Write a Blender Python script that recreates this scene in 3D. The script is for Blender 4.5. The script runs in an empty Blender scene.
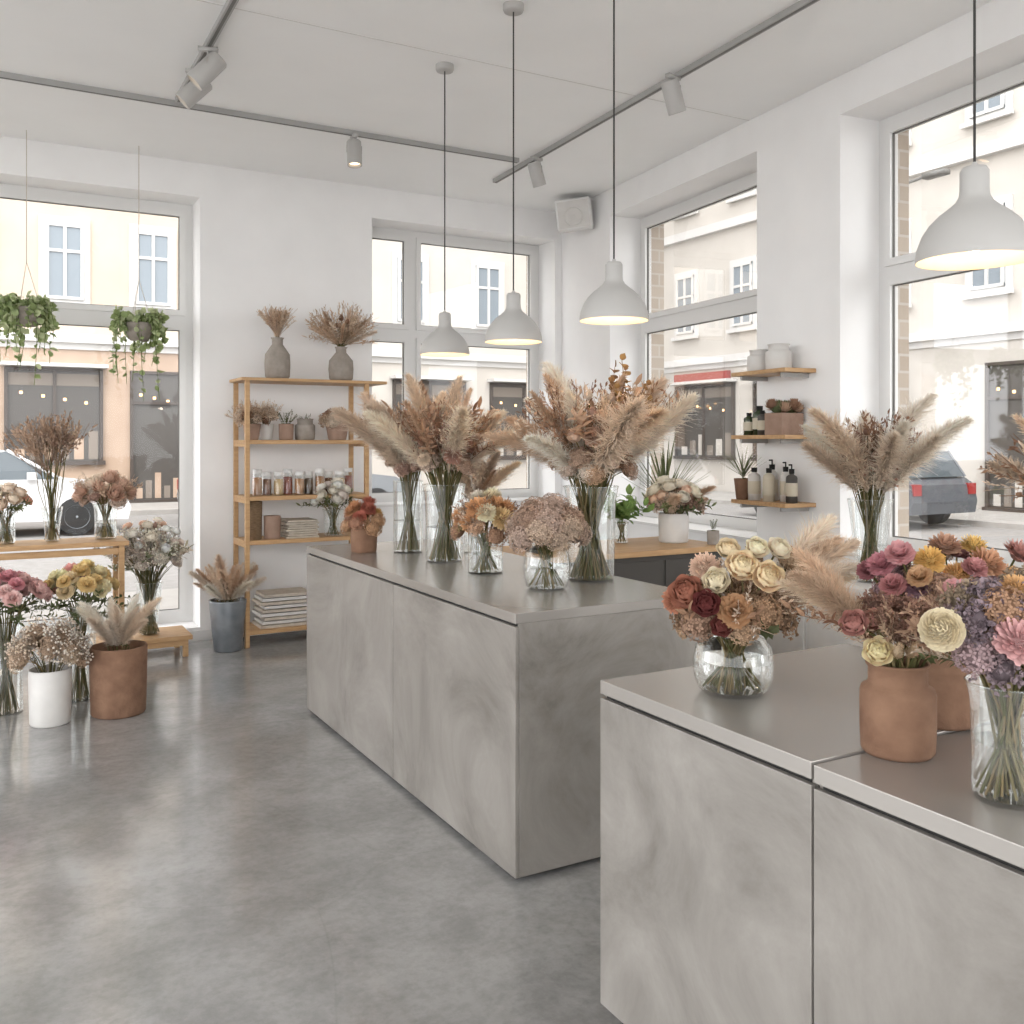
import bpy, math, random
import numpy as np
from mathutils import Vector, Matrix
R0=np.random.RandomState(11)
random.seed(5)
scene=bpy.context.scene

def lin(h):
    h=h.lstrip('#'); c=[int(h[i:i+2],16)/255 for i in (0,2,4)]
    return tuple((x/12.92 if x<=0.04045 else ((x+0.055)/1.055)**2.4) for x in c)

# ------------------------------------------------------------------ materials
def new_mat(name):
    m=bpy.data.materials.new(name); m.use_nodes=True
    nt=m.node_tree; b=nt.nodes['Principled BSDF']; return m,nt,b
def N(nt,t,**k):
    n=nt.nodes.new(t)
    for a,v in k.items():
        try: setattr(n,a,v)
        except Exception: n.inputs[a].default_value=v
    return n
def noisy(name,c1,c2,scale=4,rough=0.6,metal=0.0,bump=0.0,stretch=(1,1,1),detail=6,rvar=0.0,coord='Object',dist=0.0,bscale=None):
    m,nt,b=new_mat(name)
    tc=N(nt,'ShaderNodeTexCoord'); mp=N(nt,'ShaderNodeMapping'); mp.inputs['Scale'].default_value=stretch
    nt.links.new(tc.outputs[coord],mp.inputs[0])
    nz=N(nt,'ShaderNodeTexNoise'); nz.inputs['Scale'].default_value=scale; nz.inputs['Detail'].default_value=detail
    nz.inputs['Distortion'].default_value=dist
    nt.links.new(mp.outputs[0],nz.inputs['Vector'])
    cr=N(nt,'ShaderNodeValToRGB'); cr.color_ramp.elements[0].position=0.3; cr.color_ramp.elements[1].position=0.7
    cr.color_ramp.elements[0].color=(*lin(c1),1); cr.color_ramp.elements[1].color=(*lin(c2),1)
    nt.links.new(nz.outputs['Fac'],cr.inputs[0]); nt.links.new(cr.outputs[0],b.inputs['Base Color'])
    b.inputs['Roughness'].default_value=rough; b.inputs['Metallic'].default_value=metal
    if bump:
        nb=N(nt,'ShaderNodeTexNoise'); nb.inputs['Scale'].default_value=bscale or scale*4; nb.inputs['Detail'].default_value=4
        nt.links.new(mp.outputs[0],nb.inputs['Vector'])
        bp=N(nt,'ShaderNodeBump'); bp.inputs['Strength'].default_value=bump; bp.inputs['Distance'].default_value=0.01
        nt.links.new(nb.outputs['Fac'],bp.inputs['Height']); nt.links.new(bp.outputs[0],b.inputs['Normal'])
    return m
def plain(name,c,rough=0.5,metal=0.0):
    m,nt,b=new_mat(name); b.inputs['Base Color'].default_value=(*lin(c),1)
    b.inputs['Roughness'].default_value=rough; b.inputs['Metallic'].default_value=metal; return m
def emit(name,c,s):
    m,nt,b=new_mat(name); b.inputs['Base Color'].default_value=(*lin(c),1)
    b.inputs['Emission Color'].default_value=(*lin(c),1); b.inputs['Emission Strength'].default_value=s; return m
def glassy(name,tint,gl=0.9,blend=0.25,base=0.03,rough=0.02):
    m=bpy.data.materials.new(name); m.use_nodes=True; nt=m.node_tree
    for n in list(nt.nodes): nt.nodes.remove(n)
    o=N(nt,'ShaderNodeOutputMaterial'); mx=N(nt,'ShaderNodeMixShader'); t=N(nt,'ShaderNodeBsdfTransparent'); g=N(nt,'ShaderNodeBsdfGlossy')
    t.inputs[0].default_value=(*tint,1); g.inputs['Roughness'].default_value=rough; g.inputs[0].default_value=(gl,gl,gl,1)
    lw=N(nt,'ShaderNodeLayerWeight'); lw.inputs[0].default_value=blend
    mr=N(nt,'ShaderNodeMapRange'); mr.inputs['To Min'].default_value=base; mr.inputs['To Max'].default_value=0.75
    nt.links.new(lw.outputs['Facing'],mr.inputs[0]); nt.links.new(mr.outputs[0],mx.inputs[0])
    nt.links.new(t.outputs[0],mx.inputs[1]); nt.links.new(g.outputs[0],mx.inputs[2]); nt.links.new(mx.outputs[0],o.inputs[0])
    return m
def vcol(name,transl=0.25,rough=0.75):
    m,nt,b=new_mat(name); o=nt.nodes['Material Output']
    a=N(nt,'ShaderNodeAttribute'); a.attribute_name='Col'
    nz=N(nt,'ShaderNodeTexNoise'); nz.inputs['Scale'].default_value=60
    tc=N(nt,'ShaderNodeTexCoord'); nt.links.new(tc.outputs['Object'],nz.inputs['Vector'])
    mr=N(nt,'ShaderNodeMapRange'); mr.inputs['To Min'].default_value=0.86; mr.inputs['To Max'].default_value=1.1
    nt.links.new(nz.outputs['Fac'],mr.inputs[0])
    mu=N(nt,'ShaderNodeVectorMath'); mu.operation='SCALE'
    nt.links.new(a.outputs['Color'],mu.inputs[0]); nt.links.new(mr.outputs[0],mu.inputs['Scale'])
    nt.links.new(mu.outputs[0],b.inputs['Base Color']); b.inputs['Roughness'].default_value=rough
    b.inputs['Specular IOR Level'].default_value=0.25
    t=N(nt,'ShaderNodeBsdfTranslucent'); nt.links.new(mu.outputs[0],t.inputs[0])
    mx=N(nt,'ShaderNodeMixShader'); mx.inputs[0].default_value=transl
    nt.links.new(b.outputs[0],mx.inputs[1]); nt.links.new(t.outputs[0],mx.inputs[2]); nt.links.new(mx.outputs[0],o.inputs['Surface'])
    return m

M_wall=noisy('wall_plaster','#efeeed','#f4f3f2',3,0.85,bump=0.03,bscale=60)
M_ceil=noisy('ceiling_paint','#f6f6f5','#fafaf9',2,0.9)
M_frame=plain('white_window_frame','#e0dfdd',0.35)
M_pane=glassy('window_glass',(0.98,0.98,0.98),0.9,0.2,0.02)
M_glass=glassy('vase_glass',(0.95,0.97,0.965),0.95,0.35,0.05)
M_water=glassy('water_surface',(0.88,0.93,0.91),0.9,0.3,0.08)
M_wood=noisy('oak_wood','#b0895f','#c6a175',6,0.5,stretch=(1,8,8),bump=0.05)
M_petal=vcol('petal',0.3); M_stem=vcol('stem',0.08); M_plume=vcol('plume',0.42,0.9)
M_terra=noisy('terracotta_clay','#745542','#8b6b55',14,0.9,bump=0.35,bscale=60)
M_terra2=noisy('pale_clay','#927868','#a58a7a',14,0.9,bump=0.4,bscale=50)
M_stone=noisy('grey_stoneware','#8b837a','#a1988f',18,0.85,bump=0.4,bscale=60)
M_whitecer=noisy('white_ceramic','#cecbc7','#d8d5d1',10,0.5)
M_zinc=noisy('zinc_metal','#7b7f84','#92969a',10,0.45,0.6)
M_lamp=plain('matte_white_metal','#b6b4b1',0.45)
M_lampin=plain('shade_inner_cream','#e4d2b4',0.6)
M_cord=plain('cord_black','#2a2826',0.6)
M_track=plain('track_grey','#a9a8a6',0.4)
M_trackd=plain('track_dark','#686662',0.5)
M_black=plain('black_gap','#1d1c1b',0.8)
M_dark=plain('dark_cabinet','#4c4844',0.6)
M_soil=noisy('soil','#3a2c22','#55402f',30,0.95)
M_bulb=emit('bulb','#ffe0b0',12)
M_spot=emit('spot_face','#ffe0b8',2.5)
M_paper=noisy('paper_linen','#b6aa9b','#ccc2b5',20,0.9)

def floor_mat():
    m,nt,b=new_mat('polished_concrete')
    tc=N(nt,'ShaderNodeTexCoord')
    def nz(s,d,dist=0,r=.5):
        n=N(nt,'ShaderNodeTexNoise'); n.inputs['Scale'].default_value=s; n.inputs['Detail'].default_value=d; n.inputs['Distortion'].default_value=dist; n.inputs['Roughness'].default_value=r
        nt.links.new(tc.outputs['Object'],n.inputs['Vector']); return n
    a=nz(0.8,6,0.2); c=nz(3.2,15,0.15,.76); f=nz(60,4); g=nz(30,6,0,.65)
    cr=N(nt,'ShaderNodeValToRGB'); cr.color_ramp.elements[0].position=0.3; cr.color_ramp.elements[1].position=0.7
    cr.color_ramp.elements[0].color=(*lin('#949391'),1); cr.color_ramp.elements[1].color=(*lin('#adacab'),1)
    nt.links.new(a.outputs['Fac'],cr.inputs[0])
    def mul(prev,src,lo,hi,c0,k):
        r=N(nt,'ShaderNodeValToRGB'); e=r.color_ramp.elements; e[0].position=lo; e[1].position=hi; e[0].color=(c0,c0,c0,1); e[1].color=(1,1,1,1)
        nt.links.new(src,r.inputs[0]); mx=N(nt,'ShaderNodeMix'); mx.data_type='RGBA'; mx.blend_type='MULTIPLY'; mx.inputs[0].default_value=k
        nt.links.new(prev,mx.inputs[6]); nt.links.new(r.outputs[0],mx.inputs[7]); return mx.outputs[2]
    prev=mul(cr.outputs[0],c.outputs['Fac'],.38,.58,.70,.9)
    prev=mul(prev,g.outputs['Fac'],.38,.55,.86,.8)
    for sc,w_,k in ((0.45,0.0012,0.4),(1.1,0.0011,0.35)):
        vo=N(nt,'ShaderNodeTexVoronoi'); vo.feature='DISTANCE_TO_EDGE'; vo.inputs['Scale'].default_value=sc
        dn=nz(.7,2); va=N(nt,'ShaderNodeMix'); va.data_type='RGBA'; va.inputs[0].default_value=0.25
        nt.links.new(tc.outputs['Object'],va.inputs[6]); nt.links.new(dn.outputs['Color'],va.inputs[7]); nt.links.new(va.outputs[2],vo.inputs['Vector'])
        prev=mul(prev,vo.outputs['Distance'],0,w_,.75,k)
    nt.links.new(prev,b.inputs['Base Color'])
    mr=N(nt,'ShaderNodeMapRange'); mr.inputs['From Min'].default_value=0.35; mr.inputs['From Max'].default_value=0.65
    mr.inputs['To Min'].default_value=0.19; mr.inputs['To Max'].default_value=0.07
    nt.links.new(c.outputs['Fac'],mr.inputs[0]); nt.links.new(mr.outputs[0],b.inputs['Roughness'])
    bp=N(nt,'ShaderNodeBump'); bp.inputs['Strength'].default_value=0.03; bp.inputs['Distance'].default_value=0.01
    nt.links.new(f.outputs['Fac'],bp.inputs['Height']); nt.links.new(bp.outputs[0],b.inputs['Normal'])
    b.inputs['Specular IOR Level'].default_value=1.0
    return m
M_floor=floor_mat()
def counter_mat(name,c0,c1,c2,rough,metal,st,sc=1.6,bump=.08,detail=12,rr=.12,dist=1.0):
    m,nt,b=new_mat(name); tc=N(nt,'ShaderNodeTexCoord'); mp=N(nt,'ShaderNodeMapping'); mp.inputs['Scale'].default_value=st; mp.inputs['Rotation'].default_value=(.5,.3,.4)
    nt.links.new(tc.outputs['Object'],mp.inputs[0])
    n1=N(nt,'ShaderNodeTexNoise'); n1.inputs['Scale'].default_value=sc; n1.inputs['Detail'].default_value=detail; n1.inputs['Distortion'].default_value=dist; n1.inputs['Roughness'].default_value=.68
    nt.links.new(mp.outputs[0],n1.inputs['Vector'])
    cr=N(nt,'ShaderNodeValToRGB'); e=cr.color_ramp.elements; e[0].position=.32; e[0].color=(*lin(c0),1); e[1].position=.70; e[1].color=(*lin(c2),1)
    k=e.new(.47); k.color=(*lin(c1),1)
    nt.links.new(n1.outputs['Fac'],cr.inputs[0]); nt.links.new(cr.outputs[0],b.inputs['Base Color'])
    mr=N(nt,'ShaderNodeMapRange'); mr.inputs['To Min'].default_value=rough-rr; mr.inputs['To Max'].default_value=rough+rr; nt.links.new(n1.outputs['Fac'],mr.inputs[0]); nt.links.new(mr.outputs[0],b.inputs['Roughness'])
    if bump:
        mp2=N(nt,'ShaderNodeMapping'); mp2.inputs['Scale'].default_value=(3,3,40); mp2.inputs['Rotation'].default_value=(.7,.5,.2); nt.links.new(tc.outputs['Object'],mp2.inputs[0])
        n2=N(nt,'ShaderNodeTexNoise'); n2.inputs['Scale'].default_value=3; n2.inputs['Detail'].default_value=6; nt.links.new(mp2.outputs[0],n2.inputs['Vector'])
        bp=N(nt,'ShaderNodeBump'); bp.inputs['Strength'].default_value=bump; bp.inputs['Distance'].default_value=.004; nt.links.new(n2.outputs['Fac'],bp.inputs['Height']); nt.links.new(bp.outputs[0],b.inputs['Normal'])
    b.inputs['Metallic'].default_value=metal
    return m
M_cface=counter_mat('brushed_microcement','#7a756f','#908b85','#a6a19b',0.44,0.25,(1,1,1),1.9,.05)
M_ctop=counter_mat('satin_metal_top','#a39e98','#a8a39d','#ada8a2',0.25,0.45,(1,1,1),.8,0,1,.02,0)

# ------------------------------------------------------------------ mesh builder
BEIGE=np.array(lin('#cdb39c'))
class MB:
    def __init__(s): s.V=[];s.C=[];s.F=[];s.Mi=[];s.n=0
    def add(s,v,f,col=(0.8,0.8,0.8),mat=0):
        v=np.asarray(v,dtype=np.float64).reshape(-1,3)
        c=np.asarray(col,dtype=np.float64)
        if c.ndim==1: c=np.tile(c[:3],(len(v),1))
        s.V.append(v); s.C.append(c)
        f=np.asarray(f,dtype=np.int64)
        s.F.append(f+s.n); s.Mi.append(np.full(len(f),mat)); s.n+=len(v)
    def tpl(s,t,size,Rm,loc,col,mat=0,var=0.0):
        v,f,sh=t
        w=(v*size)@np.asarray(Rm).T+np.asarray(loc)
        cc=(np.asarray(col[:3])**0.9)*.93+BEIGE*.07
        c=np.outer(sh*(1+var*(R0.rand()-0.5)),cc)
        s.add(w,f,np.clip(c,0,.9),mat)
    def box(s,x0,x1,y0,y1,z0,z1,mat=0,M=None,col=(0.8,0.8,0.8)):
        v=np.array([[x,y,z] for z in (z0,z1) for y in (y0,y1) for x in (x0,x1)],float)
        if M is not None: v=v@np.array(M.to_3x3()).T+np.array(M.translation)
        f=[[0,2,3,1],[4,5,7,6],[0,1,5,4],[2,6,7,3],[0,4,6,2],[1,3,7,5]]
        s.add(v,f,col,mat)
    def obj(s,name,mats,parent=None,smooth=False,loc=(0,0,0),bevel=0):
        me=bpy.data.meshes.new(name)
        V=np.concatenate(s.V); C=np.concatenate(s.C)
        tot=[];ls=[];st=[];mi=[];cur=0
        for f,m in zip(s.F,s.Mi):
            k=f.shape[1]; ls.append(f.ravel()); st.append(cur+np.arange(len(f))*k); tot.append(np.full(len(f),k)); cur+=f.size; mi.append(m)
        ls=np.concatenate(ls);st=np.concatenate(st);tot=np.concatenate(tot);mi=np.concatenate(mi)
        me.vertices.add(len(V)); me.vertices.foreach_set('co',V.ravel())
        me.loops.add(len(ls)); me.loops.foreach_set('vertex_index',ls.astype(np.int32))
        me.polygons.add(len(st)); me.polygons.foreach_set('loop_start',st.astype(np.int32)); me.polygons.foreach_set('loop_total',tot.astype(np.int32))
        me.polygons.foreach_set('material_index',mi.astype(np.int32))
        me.polygons.foreach_set('use_smooth',np.full(len(st),bool(smooth)))
        for m in mats: me.materials.append(m)
        ca=me.color_attributes.new('Col','FLOAT_COLOR','POINT')
        ca.data.foreach_set('color',np.concatenate([C,np.ones((len(C),1))],1).ravel())
        me.update(calc_edges=True); me.validate()
        o=bpy.data.objects.new(name,me); scene.collection.objects.link(o); o.location=loc
        if parent: o.parent=parent
        if bevel:
            b=o.modifiers.new('bevel','BEVEL'); b.width=bevel; b.segments=2; b.limit_method='ANGLE'
        return o
def empty(name,loc=(0,0,0),rz=0):
    e=bpy.data.objects.new(name,None); scene.collection.objects.link(e); e.location=loc; e.rotation_euler=(0,0,rz); e.empty_display_size=0.1; return e

def basis(d,spin=0):
    d=np.asarray(d,float); d=d/np.linalg.norm(d)
    a=np.array([0,0,1.0]) if abs(d[2])<0.95 else np.array([1.0,0,0])
    x=np.cross(a,d); x/=np.linalg.norm(x); y=np.cross(d,x)
    c,s=math.cos(spin),math.sin(spin)
    return np.stack([x*c+y*s,-x*s+y*c,d],1)
def tube(pts,rad,n=5):
    pts=np.asarray(pts,float); k=len(pts)
    if np.isscalar(rad): rad=[rad]*k
    V=[]
    for i in range(k):
        d=pts[min(i+1,k-1)]-pts[max(i-1,0)]; B=basis(d)
        for j in range(n):
            a=2*math.pi*j/n; V.append(pts[i]+rad[i]*(math.cos(a)*B[:,0]+math.sin(a)*B[:,1]))
    F=[[i*n+j,i*n+(j+1)%n,(i+1)*n+(j+1)%n,(i+1)*n+j] for i in range(k-1) for j in range(n)]
    return np.array(V),np.array(F)
def lathe(prof,n=32):
    V=[];F=[]
    for r,z in prof:
        for j in range(n):
            a=2*math.pi*j/n; V.append((r*math.cos(a),r*math.sin(a),z))
    for i in range(len(prof)-1):
        for j in range(n): F.append([i*n+j,i*n+(j+1)%n,(i+1)*n+(j+1)%n,(i+1)*n+j])
    return np.array(V),np.array(F)
def sphere(nu=8,nv=5,rx=1,rz=1):
    return lathe([(max(1e-4,rx*math.sin(math.pi*i/nv)),-rz*math.cos(math.pi*i/nv)) for i in range(nv+1)],nu)

# ------------------------------------------------------------------ flower templates (v,f,shade)
def merge(parts):
    V=[];F=[];S=[];n=0
    for v,f,s in parts:
        V.append(v);F.append(np.asarray(f)+n);S.append(np.full(len(v),s) if np.isscalar(s) else s);n+=len(v)
    return np.concatenate(V),np.concatenate(F),np.concatenate(S)
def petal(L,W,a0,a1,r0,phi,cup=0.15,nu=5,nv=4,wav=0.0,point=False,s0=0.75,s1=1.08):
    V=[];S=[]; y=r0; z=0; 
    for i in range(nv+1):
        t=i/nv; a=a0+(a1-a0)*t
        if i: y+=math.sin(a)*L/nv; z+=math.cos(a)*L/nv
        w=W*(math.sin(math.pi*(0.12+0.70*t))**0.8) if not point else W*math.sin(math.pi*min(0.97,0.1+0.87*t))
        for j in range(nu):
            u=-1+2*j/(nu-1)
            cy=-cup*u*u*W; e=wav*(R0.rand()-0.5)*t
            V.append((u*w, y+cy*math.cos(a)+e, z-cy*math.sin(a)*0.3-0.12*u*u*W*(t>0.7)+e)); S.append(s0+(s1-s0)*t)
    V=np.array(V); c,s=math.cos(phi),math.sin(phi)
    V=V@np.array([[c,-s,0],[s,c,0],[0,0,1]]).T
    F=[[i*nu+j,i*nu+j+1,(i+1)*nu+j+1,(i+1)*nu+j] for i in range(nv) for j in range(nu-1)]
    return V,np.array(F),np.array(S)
def T_rose():
    P=[]
    for n,a0,a1,L,W,r0 in [(3,0.25,-0.8,0.88,0.30,0.05),(3,0.35,-0.75,0.92,0.38,0.08),(4,0.45,-0.62,0.97,0.44,0.12),(5,0.65,-0.5,1.0,0.52,0.15),(5,0.95,-0.32,1.06,0.6,0.16),(6,1.25,0.05,1.1,0.62,0.15),(6,1.5,0.6,1.05,0.64,0.12)]:
        o=R0.rand()*6
        for i in range(n):
            P.append(petal(L,W,a0,a1+R0.uniform(-.1,.1),r0,o+i*2*math.pi/n+R0.uniform(-.1,.1),0.45,nu=7,nv=7,wav=0.02,s0=0.78,s1=1.06))
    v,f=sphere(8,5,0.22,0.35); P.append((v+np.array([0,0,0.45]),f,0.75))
    return merge(P)
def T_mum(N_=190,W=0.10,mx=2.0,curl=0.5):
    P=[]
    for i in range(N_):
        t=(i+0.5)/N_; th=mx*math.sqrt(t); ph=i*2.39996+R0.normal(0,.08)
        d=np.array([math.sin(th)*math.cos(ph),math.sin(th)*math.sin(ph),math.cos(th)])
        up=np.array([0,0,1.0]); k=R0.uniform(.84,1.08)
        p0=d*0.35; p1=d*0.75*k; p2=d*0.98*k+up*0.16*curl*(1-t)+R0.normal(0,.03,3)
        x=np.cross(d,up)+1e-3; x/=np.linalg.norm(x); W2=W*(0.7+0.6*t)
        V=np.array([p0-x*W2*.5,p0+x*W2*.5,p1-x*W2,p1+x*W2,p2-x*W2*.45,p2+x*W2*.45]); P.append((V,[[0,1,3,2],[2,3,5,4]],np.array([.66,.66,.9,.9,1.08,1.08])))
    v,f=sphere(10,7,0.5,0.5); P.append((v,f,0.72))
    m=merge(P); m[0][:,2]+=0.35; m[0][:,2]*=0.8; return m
def T_pompon():
    # dense ball chrysanthemum: short cupped petals over a full sphere
    P=[]; n=260
    for i in range(n):
        z=1-1.75*(i+.5)/n; th=math.acos(max(-1,z)); ph=i*2.39996
        d=np.array([math.sin(th)*math.cos(ph),math.sin(th)*math.sin(ph),math.cos(th)])
        B=basis(d,R0.rand()*.4); w=.13; r0=.62; r1=R0.uniform(.93,1.03)
        up=B[:,1]*.10
        V=np.array([d*r0-B[:,0]*w*.5,d*r0+B[:,0]*w*.5,d*.85-B[:,0]*w+up*.5,d*.85+B[:,0]*w+up*.5,d*r1-B[:,0]*w*.6+up*1.4,d*r1+B[:,0]*w*.6+up*1.4])
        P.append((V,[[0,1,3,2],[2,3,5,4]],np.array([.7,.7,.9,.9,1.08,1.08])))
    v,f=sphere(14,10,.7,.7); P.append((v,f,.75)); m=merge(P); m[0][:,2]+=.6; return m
def T_carn():
    P=[]
    for i in range(60):
        t=(i+0.5)/60; th=1.5*math.sqrt(t); ph=i*2.39996
        P.append(petal(1.0-0.15*t,0.40,th*0.8,th*1.05,0.03,ph,0.1,6,4,wav=0.2,s0=0.68,s1=1.08))
    return merge(P)
def T_hyd(N_=85,sz=0.17):
    P=[]
    for i in range(N_):
        t=(i+0.5)/N_; th=1.9*math.sqrt(t); ph=i*2.39996; r=R0.uniform(.86,1.04)
        d=np.array([math.sin(th)*math.cos(ph),math.sin(th)*math.sin(ph),math.cos(th)])
        d2=d+R0.normal(0,.25,3); B=basis(d2,R0.rand()*6); sh=R0.uniform(.8,1.15)
        for q in range(4):
            a=q*math.pi/2; c,s=math.cos(a),math.sin(a)
            L=np.array([[0,0,0],[sz*.75,-sz*.5,.03],[sz*1.35,0,.06],[sz*.75,sz*.5,.03]])
            L=L@np.array([[c,-s,0],[s,c,0],[0,0,1]]).T
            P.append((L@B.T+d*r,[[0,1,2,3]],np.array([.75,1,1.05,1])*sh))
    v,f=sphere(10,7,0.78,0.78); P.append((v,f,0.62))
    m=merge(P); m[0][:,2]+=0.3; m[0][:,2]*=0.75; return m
def T_gyp(N_=45,sz=0.075,stems=True):
    P=[]
    for i in range(N_):
        d=R0.normal(0,1,3); d[2]=abs(d[2])+.35; d/=np.linalg.norm(d); r=R0.uniform(.55,1.1); p=d*r
        v,f=sphere(5,3,sz*R0.uniform(.7,1.3),sz); P.append((v+p,f,R0.uniform(.8,1.15)))
        if stems:
            v,f=tube([(0,0,0),p*.5+np.array([0,0,.05]),p],0.012,3); P.append((v,f,0.55))
    return merge(P)
def T_statice(N_=110):
    P=[]
    for i in range(N_):
        d=R0.normal(0,1,3); d[2]=abs(d[2])+.15; d/=np.linalg.norm(d); p=d*R0.uniform(.6,1.05)
        B=basis(d+R0.normal(0,.5,3),R0.rand()*6); s=R0.uniform(.09,.16)
        L=np.array([[0,-s*.4,0],[s*.7,-s*.7,.6*s],[s*1.1,0,s],[s*.7,s*.7,.6*s],[-s*.7,-s*.7,.6*s],[-s*1.1,0,s],[-s*.7,s*.7,.6*s],[0,s*.4,0]])
        P.append((L@B.T+p,[[0,1,2,3],[0,4,5,6],[7,3,6,0]],R0.uniform(.7,1.2)))
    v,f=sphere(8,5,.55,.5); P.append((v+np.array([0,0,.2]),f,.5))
    return merge(P)
def T_tail():
    P=[]
    for i in range(240):
        z=R0.uniform(-1,1); ph=R0.rand()*6.283; r=.34*math.sqrt(max(0,1-z*z))
        p=np.array([r*math.cos(ph),r*math.sin(ph),z+1]); d=np.array([math.cos(ph)*.6,math.sin(ph)*.6,.9+z*.3]); d/=np.linalg.norm(d)
        x=basis(d,R0.rand()*6)[:,0]*.03; L=R0.uniform(.18,.34)
        P.append((np.array([p-x,p+x,p+d*L+x*.2,p+d*L-x*.2]),[[0,1,2,3]],np.array([.85,.85,1.1,1.1])))
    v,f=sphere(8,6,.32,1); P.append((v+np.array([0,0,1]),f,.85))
    return merge(P)
def T_protea():
    P=[]
    for n,a0,a1,L,r0 in [(8,0.0,-0.25,1.0,.12),(10,.25,-.15,1.15,.18),(11,.5,.05,1.2,.2),(12,.85,.3,1.1,.2),(12,1.3,.7,.9,.15)]:
        o=R0.rand()*6
        for i in range(n): P.append(petal(L,.17,a0,a1,r0,o+i*6.283/n,.3,3,4,point=True,s0=.65,s1=1.1))
    return merge(P)
def T_pod():
    v,f=sphere(10,7,.7,.8); P=[(v+np.array([0,0,.7]),f,.85)]
    for i in range(8):
        P.append(petal(.4,.16,1.2,.8,.05,i*.785,.1,3,2,s0=.7))
        P[-1]=(P[-1][0]+np.array([0,0,1.45]),P[-1][1],P[-1][2])
    return merge(P)
def T_plume(N_=2000,L=.42,w=.0014,fat=.086,seed=0,amin=.2,amax=.82):
    r=np.random.RandomState(seed); s=r.rand(N_)**.9; ph=r.rand(N_)*6.283
    prof=np.clip(np.sin(np.pi*np.clip(s*.86+.12,0,1)),0,1)**.75
    l=fat*prof*r.uniform(.5,1.25,N_)+.012; al=r.uniform(amin,amax,N_)*(1.05-.55*s)
    er=np.stack([np.cos(ph),np.sin(ph),np.zeros(N_)],1); ez=np.array([0,0,1.0])
    p0=np.outer(s*L,ez)+er*.002
    def step(p,a,k): return p+er*(np.sin(a)*l*k)[:,None]+ez*(np.cos(a)*l*k)[:,None]
    p1=step(p0,al*.7,.45); p2=step(p1,al*1.3,.35); p3=step(p2,al*2.1,.3)
    jit=r.normal(0,.09,(N_,3))*l[:,None]; p2=p2+jit; p3=p3+jit*1.9
    tw=np.cross(er,ez)*np.cos(r.rand(N_)*3)[:,None]+er*.5*r.normal(0,1,N_)[:,None]; tw/=np.linalg.norm(tw,axis=1)[:,None]; tw*=w
    V=np.stack([p0-tw*.6,p0+tw*.6,p1-tw,p1+tw,p2-tw,p2+tw,p3-tw*.25,p3+tw*.25],1).reshape(-1,3)
    b=(np.arange(N_)*8)[:,None]; F=np.concatenate([b+np.array([[0,1,3,2]]),b+np.array([[2,3,5,4]]),b+np.array([[4,5,7,6]])])
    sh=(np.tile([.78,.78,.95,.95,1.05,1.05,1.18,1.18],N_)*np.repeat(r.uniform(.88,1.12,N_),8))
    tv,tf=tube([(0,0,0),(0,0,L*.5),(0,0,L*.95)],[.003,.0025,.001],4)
    V,F,sh=merge([(V,F,sh),(tv,tf,.75)])
    V=V.copy(); k=r.uniform(.3,.8); V[:,0]+=k*V[:,2]**2; V[:,2]-=.35*k*np.clip(V[:,2],0,1)**2.5
    return V,F,sh
def T_wheat(seed=0,L=.2):
    r=np.random.RandomState(seed); P=[]
    for b in range(6):
        d=np.array([r.normal(0,.28),r.normal(0,.28),1]); d/=np.linalg.norm(d)
        pts=[d*0,d*L*.5,d*L+np.array([r.normal(0,.02),r.normal(0,.02),0])]
        v,f=tube(pts,.0012,3); P.append((v,f,.75))
        for i in range(14):
            t=.4+.6*i/14; p=d*L*t; dd=d+r.normal(0,.5,3); dd/=np.linalg.norm(dd); x=basis(dd,r.rand()*6)[:,0]*.004; l=.024
            P.append((np.array([p,p+dd*l*.5+x,p+dd*l,p+dd*l*.5-x]),[[0,1,2,3]],r.uniform(.8,1.15)))
    return merge(P)
def T_leaf(seed=0,L=.2,n=7,lw=.016,ll=.06,spread=.8):
    r=np.random.RandomState(seed); P=[]; bx=r.normal(0,.15)
    ax=lambda t: np.array([bx*L*t*t*2,0,L*t])
    v,f=tube([ax(0),ax(.5),ax(1)],[.002,.0016,.001],4); P.append((v,f,.7))
    for i in range(n*2+1):
        t=.2+.8*(i//2)/n; ph=(i%2)*math.pi+r.normal(0,.5)+(i//2)*1.2
        pv,pf,ps=petal(ll*r.uniform(.75,1.15),lw,.1,spread if i<n*2 else .2,0,0,.25,3,4,point=True,s0=.8,s1=1.05)
        a=r.uniform(.45,.9) if i<n*2 else 0; ca,sa=math.cos(a),math.sin(a)
        pv=pv@np.array([[1,0,0],[0,ca,sa],[0,-sa,ca]]).T; c,s=math.cos(ph),math.sin(ph)
        pv=pv@np.array([[c,-s,0],[s,c,0],[0,0,1]]).T
        P.append((pv+ax(t),pf,ps*r.uniform(.8,1.15)))
    return merge(P)
TP={'rose':[T_rose() for _ in range(3)],'mum':[T_mum(),T_mum(230,.08,1.9)],'bigmum':[T_pompon()],'dahlia':[T_mum(110,.15,1.75,.9)],
    'carn':[T_carn() for _ in range(2)],'hyd':[T_hyd(),T_hyd(110,.14)],'gyp':[T_gyp() for _ in range(3)],
    'statice':[T_statice() for _ in range(2)],'tail':[T_tail()],'protea':[T_protea() for _ in range(2)],'pod':[T_pod()]}
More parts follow.
